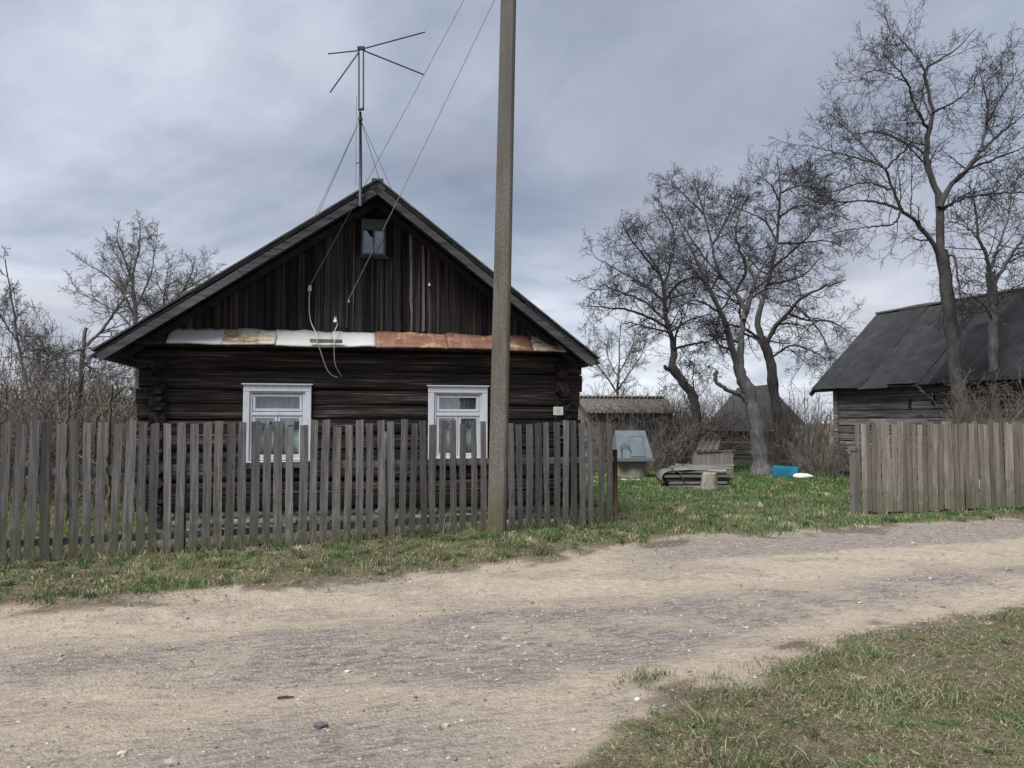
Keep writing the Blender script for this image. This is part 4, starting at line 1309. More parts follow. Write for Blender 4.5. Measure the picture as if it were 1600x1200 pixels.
pc = on_ground(1090, 764)
pile = thing('timber_pile', 'low pile of old timbers and bark slabs stacked behind the stump', 'woodpile', (pc[0], pc[1] + 0.45, 0), math.radians(-3))
rp = random.Random(8)
for lay in range(4):
    for r_ in range(3):
        y0 = -0.36 + 0.27 * r_ + rp.uniform(-.03, .03)
        z0 = 0.06 + lay * 0.075
        MB().bar((-0.66 + rp.uniform(-.08, .06), y0, z0 + rp.uniform(-.01, .01)), (0.76 + rp.uniform(-.1, .08), y0 + rp.uniform(-.04, .04), z0 + rp.uniform(-.01, .015)),
                 0.22, 0.055).build('timber', M['oldwood'], pile)
for k in range(6):
    y0 = -0.40 + k * 0.15
    xs0, xs1 = -0.52 + rp.uniform(-.05, .1), 0.86 + rp.uniform(-.25, .1)
    n = 7
    vs, fs = [], []
    zz0 = 0.40 + 0.035 * math.sin(k * 1.3) + (0.06 if k in (2, 3) else 0)
    for i in range(n + 1):
        u = i / n
        for e in range(5):
            an_ = math.pi * e / 4
            vs.append((xs0 + (xs1 - xs0) * u, y0 - 0.105 * math.cos(an_) + rp.uniform(-.008, .008), zz0 + 0.045 * math.sin(an_) + 0.02 * math.sin(u * 5 + k) + rp.uniform(-.006, .006)))
    for i in range(n):
        for e in range(4):
            fs.append((5 * i + e, 5 * i + e + 1, 5 * i + 6 + e, 5 * i + 5 + e))
    o = MB().add(vs, fs).build('bark_slab', M['oldwood'], pile)
    so = o.modifiers.new('thick', 'SOLIDIFY')
    so.thickness = 0.016
# curled sheet at the left end, open towards us
n = 12
vs, fs = [], []
for i in range(2):
    for e in range(n + 1):
        an_ = math.radians(-15 + 215 * e / n)
        vs.append((-0.55 + 0.24 * math.cos(an_), -0.52 + 0.9 * i, 0.22 + 0.19 * math.sin(an_)))
for e in range(n):
    fs.append((e, e + 1, n + 2 + e, n + 1 + e))
o = MB().add(vs, fs).build('curled_sheet', M['oldwood'], pile, smooth=True)
so = o.modifiers.new('thick', 'SOLIDIFY')
so.thickness = 0.012
for k in range(4):
    c = Vector((-0.36 + k * 0.06, rp.uniform(-.2, .1), 0.50 + rp.uniform(0, .02)))
    MB().bar(c, c + Vector((rp.uniform(.1, .2), rp.uniform(-.1, .1), rp.uniform(.0, .07))), 0.06, 0.035).build('offcut', M['stump'] if k % 2 else M['oldwood'], pile)

sq = on_ground(1111, 768)
st = MB()
n = 14
vs, fs = [], []
prof = [(0.205, -0.05), (0.195, 0.03), (0.18, 0.14), (0.172, 0.30), (0.165, 0.385), (0.15, 0.395)]
rr = [rp.uniform(0.92, 1.1) for _ in range(n)]
for (r_, z_) in prof:
    for k in range(n):
        a = 2 * math.pi * k / n
        vs.append((r_ * rr[k] * math.cos(a) + 0.02 * z_, r_ * rr[k] * math.sin(a), z_ + (rp.uniform(-.01, .01) if z_ > 0.3 else 0)))
for i in range(len(prof) - 1):
    for k in range(n):
        fs.append((i * n + k, i * n + (k + 1) % n, (i + 1) * n + (k + 1) % n, (i + 1) * n + k))
fs.append(tuple(range((len(prof) - 1) * n, len(prof) * n)))
o = st.add(vs, fs).build('tree_stump', M['stump'], None, loc=(sq[0], sq[1] + 0.15, 0.0))
tag(o, 'short pale chopping stump standing in front of the timber pile', 'stump')

tq = at(1113, 712, 22.5)
tr_ = thing('grey_trough', 'weathered grey wooden box with a corrugated sheet on top behind the timber pile', 'box', (tq[0], 22.5, 0), 0.03)
for k, (a, c) in enumerate((((-.52, -.3, 0), (.52, -.27, .62)), ((-.52, .27, 0), (.52, .3, .66)), ((-.52, -.268, 0), (-.49, .268, .64)), ((.49, -.268, 0), (.52, .268, .66)))):
    MB().box(a, c).build('side_board', M['shed'], tr_)
MB().bar((-.55, -.30, .64), (.58, -.30, .70), 0.07, 0.03).build('rim', M['oldwood'], tr_)
xs = np.linspace(-.58, .10, 30)
V = np.concatenate([np.stack([xs, xs * 0 - .34, .70 + .03 * np.sin(xs * 2 * math.pi / .17) + xs * .02], -1), np.stack([xs + .32, xs * 0 + .45, .98 + .03 * np.sin(xs * 2 * math.pi / .17)], -1)])
i = np.arange(29)
o = put('corrugated_sheet', np_mesh('corrugated_sheet', V, [np.stack([i, i + 1, 31 + i, 30 + i], -1)], True), M['slate_moss'], tr_)
so = o.modifiers.new('thick', 'SOLIDIFY')
so.thickness = 0.01

bq = on_ground(1232, 747)
tub = thing('plastic_crate', 'broken bright blue plastic crate lying on the grass', 'crate', (bq[0], bq[1] + 0.15, 0.02), math.radians(-24))
MB().box((-.32, -.13, .0), (.30, .13, .015)).build('bottom', M['blue'], tub)
MB().hexa([(-.34, -.15, .0), (.12, -.15, .0), (.12, -.135, .0), (-.34, -.135, .0), (-.36, -.17, .27), (.10, -.17, .22), (.10, -.155, .22), (-.36, -.155, .27)]).build('front_side', M['blue'], tub)
MB().hexa([(-.34, .135, .0), (.30, .135, .0), (.30, .15, .0), (-.34, .15, .0), (-.36, .155, .30), (.33, .155, .27), (.33, .17, .27), (-.36, .17, .30)]).build('rear_side', M['blue'], tub)
MB().hexa([(.28, -.15, .0), (.295, -.15, .0), (.295, .134, .0), (.28, .134, .0), (.31, -.20, .25), (.325, -.20, .25), (.325, .154, .25), (.31, .154, .25)]).build('end_side', M['blue'], tub)
MB().hexa([(-.335, -.134, .016), (-.32, -.134, .016), (-.32, .134, .016), (-.335, .134, .016), (-.36, -.154, .27), (-.345, -.154, .27), (-.345, .154, .27), (-.36, .154, .27)]).build('end_side', M['blue'], tub)
kq = on_ground(1258, 749)
n = 10
vs, fs = [], []
for i in range(7):
    u = i / 6
    r_ = 0.10 * math.sin(math.pi * min(1, 0.12 + u * 0.9)) + 0.015
    for k in range(n):
        a = 2 * math.pi * k / n
        vs.append((-0.26 + 0.52 * u, r_ * 1.4 * math.cos(a) * rp.uniform(.85, 1.15), max(0.0, 0.05 + r_ * 0.8 * math.sin(a) * rp.uniform(.8, 1.2))))
for i in range(6):
    for k in range(n):
        fs.append((i * n + k, i * n + (k + 1) % n, (i + 1) * n + (k + 1) % n, (i + 1) * n + k))
fs += [tuple(reversed(range(n))), tuple(range(6 * n, 7 * n))]
o = MB().add(vs, fs).build('plastic_sack', M['whitebag'], None, smooth=True, loc=(kq[0], kq[1] + .1, 0.02), rot=(0, 0, -0.35))
tag(o, 'crumpled white plastic sack on the grass beside the blue crate', 'sack')

# ------------------------------------------------------------------ trees
NR = np.random.default_rng(77)


def unit(v): return v / np.maximum(np.linalg.norm(v, axis=-1, keepdims=True), 1e-9)


def grow(P, Rr, k, t0, t1, ang, lenf, steps, wig, trop, rf=0.6, rmin=0.004, absl=None):
    """children on every parent: P (B,n,3), Rr (B,n)"""
    B, n, _ = P.shape
    pl_ = np.linalg.norm(np.diff(P, axis=1), axis=-1).sum(1)
    tt = t0 + (t1 - t0) * (np.arange(k)[None, :] + NR.random((B, k))) / k
    fi = tt * (n - 1)
    i0 = np.clip(np.floor(fi).astype(int), 0, n - 2)
    fr = (fi - i0)[..., None]
    bi_ = np.arange(B)[:, None]
    st = P[bi_, i0] * (1 - fr) + P[bi_, i0 + 1] * fr
    tan = unit(P[bi_, i0 + 1] - P[bi_, i0])
    rp_ = Rr[bi_, i0] * (1 - fr[..., 0]) + Rr[bi_, i0 + 1] * fr[..., 0]
    rnd = NR.normal(size=st.shape)
    perp = unit(rnd - (rnd * tan).sum(-1, keepdims=True) * tan)
    a = np.radians(NR.uniform(ang[0], ang[1], (B, k)))[..., None]
    d = np.cos(a) * tan + np.sin(a) * perp
    ln = (pl_[:, None] if absl is None else absl) * lenf * NR.uniform(0.55, 1.25, (B, k)) * (1.0 - 0.45 * tt)
    st, d, ln, rp_ = st.reshape(-1, 3), d.reshape(-1, 3), ln.reshape(-1), rp_.reshape(-1)
    pts = [st]
    bend = NR.normal(size=d.shape) * wig * 0.5
    for s in range(steps):
        d = unit(d + NR.normal(size=d.shape) * wig + bend * 0.3 + np.array([0, 0, trop]))
        st = st + d * (ln / steps)[:, None]
        pts.append(st)
    C = np.stack(pts, 1)
    r0 = np.maximum(rp_ * rf, rmin)
    RC = r0[:, None] * np.linspace(1, 0.35, steps + 1)[None, :]
    return C, np.maximum(RC, rmin * 0.7)


def tubes(groups, sides, jit=0.0):
    Vs, Fs, off = [], [], 0
    for (P, Rr), s in zip(groups, sides):
        B, n, _ = P.shape
        T = np.empty_like(P)
        T[:, 1:-1] = P[:, 2:] - P[:, :-2]
        T[:, 0] = P[:, 1] - P[:, 0]
        T[:, -1] = P[:, -1] - P[:, -2]
        T = unit(T)
        ref = np.where(np.abs(T[:, :1, 2:3]) < 0.85, np.array([0, 0, 1.0]), np.array([1.0, 0, 0]))
        U = unit(np.cross(T, np.broadcast_to(ref, T.shape)))
        W = np.cross(T, U)
        a = 2 * np.pi * np.arange(s) / s
        ring = P[:, :, None] + Rr[:, :, None, None] * (np.cos(a)[None, None, :, None] * U[:, :, None] + np.sin(a)[None, None, :, None] * W[:, :, None])
        if jit:
            k_ = 1 + jit * NR.normal(size=ring.shape[:3])
            k_[:, 1:-1] = (k_[:, :-2] + 2 * k_[:, 1:-1] + k_[:, 2:]) / 4
            ring = P[:, :, None] + (ring - P[:, :, None]) * k_[..., None]
        Vs.append(ring.reshape(-1, 3))
        b = (np.arange(B) * n * s)[:, None, None] + (np.arange(n - 1) * s)[None, :, None]
        k = np.arange(s)[None, None, :]
        k2 = (k + 1) % s
        Fs.append((off + np.stack([b + k, b + k2, b + s + k2, b + s + k], -1)).reshape(-1, 4))
        off += B * n * s
    return np.concatenate(Vs), np.concatenate(Fs)


def resample(pts, n):
    pts = np.asarray(pts)
    L = np.concatenate([[0], np.cumsum(np.linalg.norm(np.diff(pts, axis=0), axis=1))])
    u = np.linspace(0, L[-1], n)
    return np.stack([np.interp(u, L, pts[:, i]) for i in range(3)], -1)


def limb_tree(name, label, cat_, base_Y, limbs, levels, tm, cm, sidesT=9, group=None, wob=0.02):
    """limbs: (pixel polyline, radius px at start, radius px at end, depth change at the tip)"""
    p0 = at(*limbs[0][0][0], base_Y)
    root = thing(name, label, cat_, (p0[0], base_Y, 0), 0, group)
    O = np.array([p0[0], base_Y, 0])
    G, crown = [], []
    for poly, r0, r1, dz in limbs:
        n = len(poly)
        d0 = limbs[0][3] if False else 0
        pts = [at(x_, y_, base_Y + (dz[0] + (dz[1] - dz[0]) * (i / (n - 1)) if isinstance(dz, tuple) else dz * i / (n - 1))) for i, (x_, y_) in enumerate(poly)]
        if poly is limbs[0][0]: pts[0][2] = min(pts[0][2], -0.08)
        P = resample(cat(pts, 6), 28)
        P[2:-1] += NR.normal(size=P[2:-1].shape) * wob * 0.5
        sc = base_Y / 1200
        kk = 0.82 if poly is limbs[0][0] else 0.72
        Rr = np.linspace(r0 * sc, r1 * sc, 28) * kk * (1 + NR.normal(size=28) * 0.06)
        if poly is limbs[0][0]:
            Rr[:3] *= np.array([1.35, 1.2, 1.08])
        G.append((P[None] - O, Rr[None]))
    V, F = tubes(G, [sidesT] * len(G), 0.14)
    # rounded broken ends
    put('trunk', np_mesh('trunk', V, [F], True), tm, root)
    grown = [g for g, lm in zip(G, limbs) if len(lm) < 5 or lm[4]] if False else G
    P = np.concatenate([g[0] for g, lm in zip(G, limbs) if lm[2] < 3.0])
    Rr = np.concatenate([g[1] for g, lm in zip(G, limbs) if lm[2] < 3.0])
    allg, sds = [], []
    cur = (P, Rr)
    for i, lv in enumerate(levels):
        cur = grow(cur[0], cur[1], **lv)
        allg.append(cur)
        sds.append(4 if i == 0 else 3)
        if lv is levels[-1]: break
    V, F = tubes(allg, sds)
    put('crown', np_mesh('crown', V, [F], False), cm, root)
    return root


def lv(k, lenf, ang=(30, 75), t0=0.15, t1=1.0, steps=5, wig=0.22, trop=0.03, rf=0.55, rmin=0.004, absl=None):
    return dict(k=k, lenf=lenf, ang=ang, t0=t0, t1=t1, steps=steps, wig=wig, trop=trop, rf=rf, rmin=rmin, absl=absl)


APPLE = [lv(9, 0.66, (35, 80), 0.10, 1.0, 8, 0.20, 0.01, 0.42, 0.009, 2.5), lv(8, 0.58, (35, 75), 0.08, 1, 6, 0.16, -0.01, 0.55, 0.0065),
         lv(6, 0.58, (30, 65), 0.05, 1, 3, 0.11, 0.03, 0.65, 0.005), lv(2, 0.55, (30, 65), 0.1, 1, 1, 0.12, 0.03, 0.7, 0.0044)]

limb_tree('apple_tree', 'leaning apple tree with a sharply bent trunk nearest the well', 'tree', 23.0, [
    ([(1081, 728), (1087, 680), (1088, 645), (1081, 617), (1062, 592), (1048, 570)], 10.5, 7.5, 0),
    ([(1049, 573), (1054, 548), (1047, 520), (1040, 495), (1038, 460), (1030, 425), (1012, 395)], 7.5, 1.8, (0, 0.6)),
    ([(1043, 512), (1012, 495), (972, 483), (918, 478)], 3.6, 1.0, (0, -0.8)),
    ([(1052, 545), (1080, 538), (1108, 533), (1130, 520)], 3.0, 1.0, (0, 0.8)),
    ([(1038, 470), (1060, 442), (1086, 430), (1105, 400)], 3.2, 1.0, (0.2, -0.8)),
    ([(1033, 432), (1010, 405), (985, 372), (970, 345)], 2.6, 0.8, (0.6, -1.0)),
    ([(1036, 450), (1050, 405), (1052, 360), (1030, 320)], 2.6, 0.8, (0.4, 1.6)),
    ([(1088, 650), (1083, 600), (1085, 560)], 2.0, 0.8, (0, 0.8)),
    ([(1038, 470), (1000, 442), (962, 420), (930, 402)], 3.0, 0.8, (0.2, 1.0)),
    ([(1046, 520), (1078, 500), (1112, 490)], 2.6, 0.8, (0, -1.2)),
    ([(1040, 500), (1005, 470), (965, 455), (935, 440)], 2.6, 0.8, (0, -1.4)),
    ([(1050, 573), (1042, 577), (1039, 573)], 5.0, 4.0, (0, -0.1))], APPLE, M['bark_dark'], M['twig_dark'])

limb_tree('apple_tree', 'tallest grey barked apple tree forking above a sawn off stub limb', 'tree', 22.0, [
    ([(1191, 745), (1188, 705), (1181, 660), (1168, 612), (1158, 585), (1152, 570)], 17.0, 10.5, 0),
    ([(1153, 574), (1143, 540), (1137, 515), (1127, 490), (1115, 465), (1104, 440), (1086, 402), (1066, 365)], 8.0, 1.6, (0, -1.2)),
    ([(1156, 580), (1158, 540), (1160, 508), (1171, 468), (1181, 438), (1196, 408), (1215, 380)], 8.5, 1.8, (0, 0.9)),
    ([(1162, 500), (1160, 475), (1141, 446), (1121, 420), (1112, 380), (1099, 330), (1083, 282)], 5.0, 1.2, (0.1, 1.4)),
    ([(1172, 640), (1163, 622), (1147, 614), (1129, 605), (1117, 592), (1121, 579)], 5.5, 4.2, (0, -0.4)),
    ([(1104, 440), (1085, 432), (1060, 440), (1030, 452)], 3.2, 0.9, (-.6, -1.6)),
    ([(1150, 455), (1165, 420), (1150, 370), (1160, 320), (1180, 300)], 3.6, 0.9, (0.6, -1.2)),
    ([(1125, 430), (1095, 395), (1065, 350), (1045, 320)], 3.0, 0.8, (.6, 2.0)),
    ([(1112, 385), (1135, 345), (1150, 310)], 2.4, 0.8, (1.0, 0.0)),
    ([(1127, 490), (1092, 470), (1060, 478), (1022, 500)], 2.8, 0.8, (-.3, -1.8)),
    ([(1171, 468), (1200, 450), (1232, 456)], 2.6, 0.8, (.5, -1.0)),
    ([(1181, 438), (1160, 402), (1128, 362)], 2.8, 0.8, (.6, 1.8)),
    ([(1104, 440), (1070, 405), (1030, 385), (1000, 350)], 2.6, 0.8, (-.7, 0.6)),
    ([(1100, 335), (1075, 310), (1050, 285)], 2.2, 0.7, (1.2, 0.4))], APPLE, M['bark_grey'], M['twig_dark'])

limb_tree('apple_tree', 'dark apple tree rising behind the low shed roof with a wide crown', 'tree', 26.0, [
    ([(1222, 725), (1216, 660), (1208, 600), (1205, 570), (1196, 542), (1189, 528)], 11.0, 8.0, 0),
    ([(1196, 542), (1210, 512), (1231, 490), (1243, 474), (1272, 455), (1322, 437)], 6.0, 1.1, (0, -1.2)),
    ([(1190, 530), (1184, 500), (1194, 460), (1205, 420), (1213, 380), (1217, 340), (1219, 292), (1215, 248)], 6.5, 1.0, (0, 0.8)),
    ([(1190, 532), (1165, 515), (1140, 508), (1100, 505)], 3.5, 1.0, (0, -1.2)),
    ([(1240, 476), (1262, 495), (1285, 525), (1300, 560)], 3.2, 0.9, (-.6, -1.6)),
    ([(1205, 420), (1235, 395), (1262, 370), (1280, 350)], 3.6, 0.9, (0.4, -1.4)),
    ([(1214, 378), (1195, 345), (1165, 330), (1140, 320)], 3.0, 0.8, (.6, 1.8)),
    ([(1217, 340), (1240, 325), (1268, 322), (1295, 335)], 2.8, 0.8, (.7, 0)),
    ([(1198, 445), (1225, 440), (1255, 430), (1285, 400)], 3.2, 0.9, (.3, 2.0)),
    ([(1203, 560), (1235, 540), (1262, 545), (1290, 560)], 2.6, 0.9, (0, -1.0)),
    ([(1231, 490), (1262, 500), (1300, 503), (1328, 522)], 2.8, 0.8, (-.5, 0.8)),
    ([(1213, 380), (1250, 380), (1290, 376), (1320, 388)], 2.8, 0.8, (.5, 1.4)),
    ([(1218, 302), (1250, 290), (1282, 300)], 2.4, 0.7, (.7, -.8)),
    ([(1205, 420), (1180, 400), (1150, 402)], 2.4, 0.8, (.3, 1.8)),
    ([(1218, 315), (1205, 290), (1185, 275)], 2.2, 0.7, (.7, 0))], APPLE, M['bark_dark'], M['twig_dark'])

BIG = [lv(9, 0.64, (30, 70), 0.12, 1.0, 8, 0.11, 0.02, 0.40, 0.0068, 2.25), lv(8, 0.56, (30, 65), 0.08, 1, 6, 0.11, 0.01, 0.55, 0.0046),
       lv(5, 0.55, (30, 65), 0.05, 1, 3, 0.10, 0.0, 0.65, 0.0037), lv(2, 0.6, (25, 60), 0.1, 1, 1, 0.10, 0.0, 0.7, 0.0031)]
limb_tree('bare_tree', 'large bare spreading tree with a dark trunk in front of the barn', 'tree', 16.6, [
    ([(1508, 770), (1503, 660), (1495, 600), (1489, 540), (1482, 480), (1477, 430), (1470, 392)], 14.5, 10.5, 0),
    ([(1475, 415), (1456, 377), (1431, 347), (1408, 326), (1396, 297), (1383, 264), (1361, 253), (1330, 232)], 6.0, 0.9, (0, -1.0)),
    ([(1470, 395), (1468, 360), (1467, 310), (1455, 280), (1447, 240), (1452, 200), (1457, 172), (1448, 132), (1446, 108), (1470, 92), (1498, 72), (1525, 45)], 8.5, 0.7, (0, 0.6)),
    ([(1452, 202), (1440, 186), (1425, 155), (1417, 128), (1395, 100), (1380, 85)], 3.6, 0.8, (.3, -0.9)),
    ([(1468, 325), (1484, 292), (1510, 266), (1531, 236), (1541, 200), (1542, 158), (1530, 110)], 6.5, 0.9, (0, 0.9)),
    ([(1512, 264), (1560, 246), (1605, 228)], 3.6, 1.2, (.3, -0.8)),
    ([(1530, 238), (1570, 203), (1608, 172)], 3.6, 1.2, (.4, 1.4)),
    ([(1474, 324), (1520, 306), (1608, 300)], 3.6, 1.4, (0, -1.0)),
    ([(1410, 328), (1372, 316), (1330, 315), (1290, 330)], 3.4, 0.9, (-.4, 0.9)),
    ([(1383, 265), (1412, 236), (1440, 205)], 2.6, 0.9, (-.8, -1.5)),
    ([(1447, 240), (1420, 225), (1370, 205), (1320, 215)], 3.2, 0.8, (.2, 1.6)),
    ([(1446, 112), (1420, 75), (1385, 40)], 2.4, 0.7, (.5, 1.0)),
    ([(1457, 175), (1490, 160), (1525, 130)], 2.6, 0.8, (.3, -1.2)),
    ([(1477, 405), (1490, 400), (1497, 440), (1500, 480)], 2.6, 1.4, (0, -0.4)),
    ([(1396, 297), (1350, 285), (1300, 300), (1265, 290)], 2.6, 0.7, (-.6, 0)),
    ([(1361, 253), (1312, 240), (1258, 226)], 2.0, 0.7, (-.9, -0.4)),
    ([(1383, 264), (1342, 220), (1302, 182)], 2.4, 0.7, (-.8, 0.6)),
    ([(1417, 128), (1372, 110), (1335, 122)], 2.0, 0.7, (-.4, 0.6)),
    ([(1330, 315), (1284, 318), (1246, 302)], 2.0, 0.7, (.6, -0.4)),
    ([(1541, 195), (1565, 150), (1590, 110)], 2.4, 0.8, (.6, 0)),
    ([(1408, 328), (1395, 350), (1350, 355), (1300, 365)], 2.4, 0.7, (-.4, -1.2))], BIG, M['bark_dark'], M['twig_dark'])
limb_tree('bare_tree', 'slender bare tree at the right picture edge in front of the barn roof', 'tree', 17.2, [
    ([(1562, 770), (1557, 660), (1553, 560), (1552, 470), (1546, 425)], 10.5, 8.0, 0),
    ([(1547, 430), (1540, 398), (1529, 370), (1524, 330), (1515, 290)], 4.5, 0.8, (0, -0.6)),
    ([(1551, 445), (1570, 415), (1590, 385), (1615, 350)], 5.0, 1.4, (0, 0.6)),
    ([(1529, 372), (1505, 352), (1480, 345)], 2.4, 0.7, (-.3, 0.6)),
    ([(1545, 425), (1560, 385), (1575, 340), (1580, 290)], 3.6, 0.8, (0, 1.0)),
    ([(1553, 500), (1530, 470), (1500, 455)], 2.6, 0.8, (0, -0.8)),
    ([(1553, 480), (1575, 455), (1605, 440)], 2.6, 0.9, (0, -0.8))], BIG, M['bark_grey'], M['twig_dark'])

# trees over the fence on the left
LT = [lv(13, 0.60, (25, 65), 0.12, 1.0, 7, 0.16, 0.06, 0.42, 0.009, 2.2), lv(9, 0.50, (25, 75), 0.12, 1, 5, 0.22, 0.03, 0.6, 0.0065),
      lv(6, 0.52, (25, 75), 0.1, 1, 3, 0.22, 0.02, 0.65, 0.0055)]
limb_tree('bare_tree', 'tall bare tree with upright whippy top beside the left roof edge', 'tree', 25.0, [
    ([(214, 735), (214, 600), (213, 540), (212, 500), (209, 455)], 6.0, 4.2, 0),
    ([(210, 470), (208, 430), (217, 390), (219, 345)], 3.4, 0.8, 0.3),
    ([(212, 500), (190, 455), (165, 430), (140, 415)], 2.6, 0.8, (0, -1.2)),
    ([(212, 520), (185, 490), (150, 470), (120, 455)], 2.6, 0.8, (0, 1.0)),
    ([(211, 480), (232, 440), (240, 405), (245, 370)], 2.4, 0.7, (0, 1.0)),
    ([(209, 450), (195, 405), (182, 375)], 2.0, 0.7, (0.2, -.8)),
    ([(213, 530), (240, 500), (262, 480), (280, 450)], 2.4, 0.7, (0, -1.0))], LT, M['bark_grey'], M['twig_grey'])
limb_tree('bare_tree', 'rounded bare tree peeking over the left slope of the roof', 'tree', 27.0, [
    ([(285, 720), (280, 600), (262, 540), (250, 510)], 6.5, 4.5, 0),
    ([(252, 512), (235, 480), (220, 465)], 3.0, 0.8, -0.8),
    ([(255, 520), (265, 480), (285, 455), (300, 425), (305, 400)], 3.4, 0.8, 0.6),
    ([(285, 455), (310, 440), (335, 425)], 2.2, 0.7, (.5, -.6)),
    ([(262, 540), (295, 500), (325, 470), (345, 445)], 2.8, 0.7, (0, 1.2)),
    ([(258, 525), (256, 470), (262, 425)], 2.4, 0.7, (0, -1.0))], LT, M['bark_dark'], M['twig_grey'])
limb_tree('bare_tree', 'slim leaning bare tree at the far left picture edge', 'tree', 20.0, [
    ([(85, 760), (65, 660), (42, 600), (28, 530), (18, 470), (8, 405)], 5.0, 0.9, 0),
    ([(40, 598), (60, 560), (75, 520)], 2.0, 0.6, 0.6),
    ([(28, 535), (5, 500), (-15, 470)], 1.8, 0.6, -.6)], LT, M['bark_grey'], M['twig_grey'])
limb_tree('broken_tree', 'old broken tree with a hanging bough above the left end of the fence', 'tree', 17.0, [
    ([(105, 770), (112, 690), (124, 620), (128, 560), (135, 512)], 7.5, 3.4, 0),
    ([(135, 540), (160, 515), (190, 470), (198, 450)], 3.6, 2.0, 0.8),
    ([(133, 545), (105, 552), (75, 565), (50, 560)], 2.6, 0.8, -0.8),
    ([(128, 565), (150, 580), (178, 590)], 2.2, 0.8, 0.6),
    ([(126, 600), (100, 580), (70, 585)], 2.2, 0.8, (0, 1.2))], LT, M['bark_grey'], M['twig_grey'])
limb_tree('dark_sapling', 'thin dark crooked branch rising beside the left corner of the house', 'tree', 12.6, [
    ([(148, 800), (150, 665), (165, 645), (172, 625), (196, 604)], 2.6, 1.6, 0),
    ([(172, 628), (160, 610), (155, 590)], 1.3, 0.6, 0.3)], [lv(5, 0.35, rmin=0.004), lv(3, 0.4, rmin=0.003)], M['bark_dark'], M['twig_dark'])
for px, lab, wpx in ((104, 'mossy green trunk seen between pickets nearest the left picture edge', 5.0), (170, 'mossy trunk seen between pickets just left of the house corner', 4.5)):
    limb_tree('mossy_tree', lab, 'tree', 11.6, [
        ([(px, 838), (px + 1, 760), (px - 1, 700), (px + 2, 640), (px + 5, 600)], wpx, 2.0, 0),
        ([(px, 680), (px - 12, 640), (px - 16, 600)], 2.4, 0.8, 0.5)], [lv(7, 0.4, rmin=0.005), lv(5, 0.45, rmin=0.004)], M['bark_moss'], M['twig_brown'], group='mossy trunks behind the fence')
limb_tree('bare_tree', 'young bare tree with fanned branches behind the plank shed', 'tree', 31.0, [
    ([(963, 740), (964, 650), (966, 590), (968, 540), (970, 505)], 4.2, 0.8, 0),
    ([(965, 615), (945, 585), (925, 560), (915, 540)], 2.0, 0.7, -1.0),
    ([(965, 610), (985, 580), (1002, 555), (1008, 530)], 2.0, 0.7, 0.8),
    ([(966, 590), (950, 560), (945, 530)], 1.8, 0.7, 1.0),
    ([(966, 585), (985, 550), (992, 525)], 1.8, 0.7, -1.0)], LT, M['bark_grey'], M['twig_grey'])


# ------------------------------------------------------------------ shrubs and thickets
def clump(cx_, cy_, stems, ht, spread, trop=0.03, lean=0.35, rmin=0.006, kids=(7, 4), r0=0.012, wig=0.1):
    base = np.zeros((stems, 3))
    a = NR.uniform(0, 2 * np.pi, stems)
    r_ = spread * np.sqrt(NR.random(stems))
    base[:, 0] = cx_ + r_ * np.cos(a)
    base[:, 1] = cy_ + r_ * np.sin(a) * 0.6
    base[:, 2] = -0.03
    d = np.stack([np.cos(a) * lean * NR.random(stems), np.sin(a) * lean * NR.random(stems), np.ones(stems)], -1)
    d = unit(d + NR.normal(size=d.shape) * 0.08)
    ln = ht * NR.uniform(0.6, 1.08, stems)
    pts = [base]
    p = base
    for s in range(6):
        d = unit(d + NR.normal(size=d.shape) * wig + np.array([0, 0, trop]))
        p = p + d * (ln / 6)[:, None]
        pts.append(p)
    P = np.stack(pts, 1)
    Rr = np.maximum(r0 * NR.uniform(0.6, 1.2, stems)[:, None] * np.linspace(1, 0.4, 7)[None], rmin * 0.8)
    g = [(P, Rr)]
    cur = (P, Rr)
    lf = 0.36
    for k in kids:
        cur = grow(cur[0], cur[1], k, 0.2, 1.0, (20, 60), lf, 3 if lf < 0.4 else 2, 0.18, 0.04, 0.6, rmin * 0.8)
        g.append(cur)
        lf = 0.45
    return g


def shrubs(name, label, cat_, spots, mt, kind=None, group=None):
    allg, sds = [], []
    for sp in spots:
        g = clump(**sp)
        allg += g
        sds += [4] + [3] * (len(g) - 1)
    V, F = tubes(allg, sds)
    O = np.array([V[:, 0].mean(), V[:, 1].mean(), 0])
    o = put(name, np_mesh(name, V - O, [F], False), mt, None, tuple(O))
    return tag(o, label, cat_, group, kind)


def spot(px, Y, stems, ht, spread, **k):
    return dict(cx_=(px - 800) / 1200 * Y, cy_=Y, stems=stems, ht=ht, spread=spread, **k)


shrubs('thicket', 'grey brown mass of bare undergrowth behind the left half of the fence', 'thicket',
       [spot(px, Yd, 34, h * 1.10, 1.5, lean=0.55, rmin=0.0078, wig=0.18, kids=(8, 4)) for px, Yd, h in
        ((-60, 15, 3.2), (-10, 17, 3.0), (40, 18, 3.0), (90, 19, 2.9), (140, 17, 2.5), (180, 20, 2.6), (215, 22, 2.6), (20, 24, 3.9), (110, 25, 3.7), (180, 26, 3.6), (-40, 22, 4.0), (60, 14.5, 2.2), (140, 15, 2.0), (195, 15, 1.9))], M['twig_brown'], 'stuff')
shrubs('sucker_shrub', 'dense pale brown upright suckers right of the grey apple trunk', 'shrub',
       [spot(px, Yd, 30, h, 0.7, lean=0.25, rmin=0.0065, kids=(5, 3), wig=0.06, r0=0.013) for px, Yd, h in ((1212, 23.6, 2.3), (1240, 23.9, 2.4), (1268, 23.4, 2.0))], M['twig_brown'])
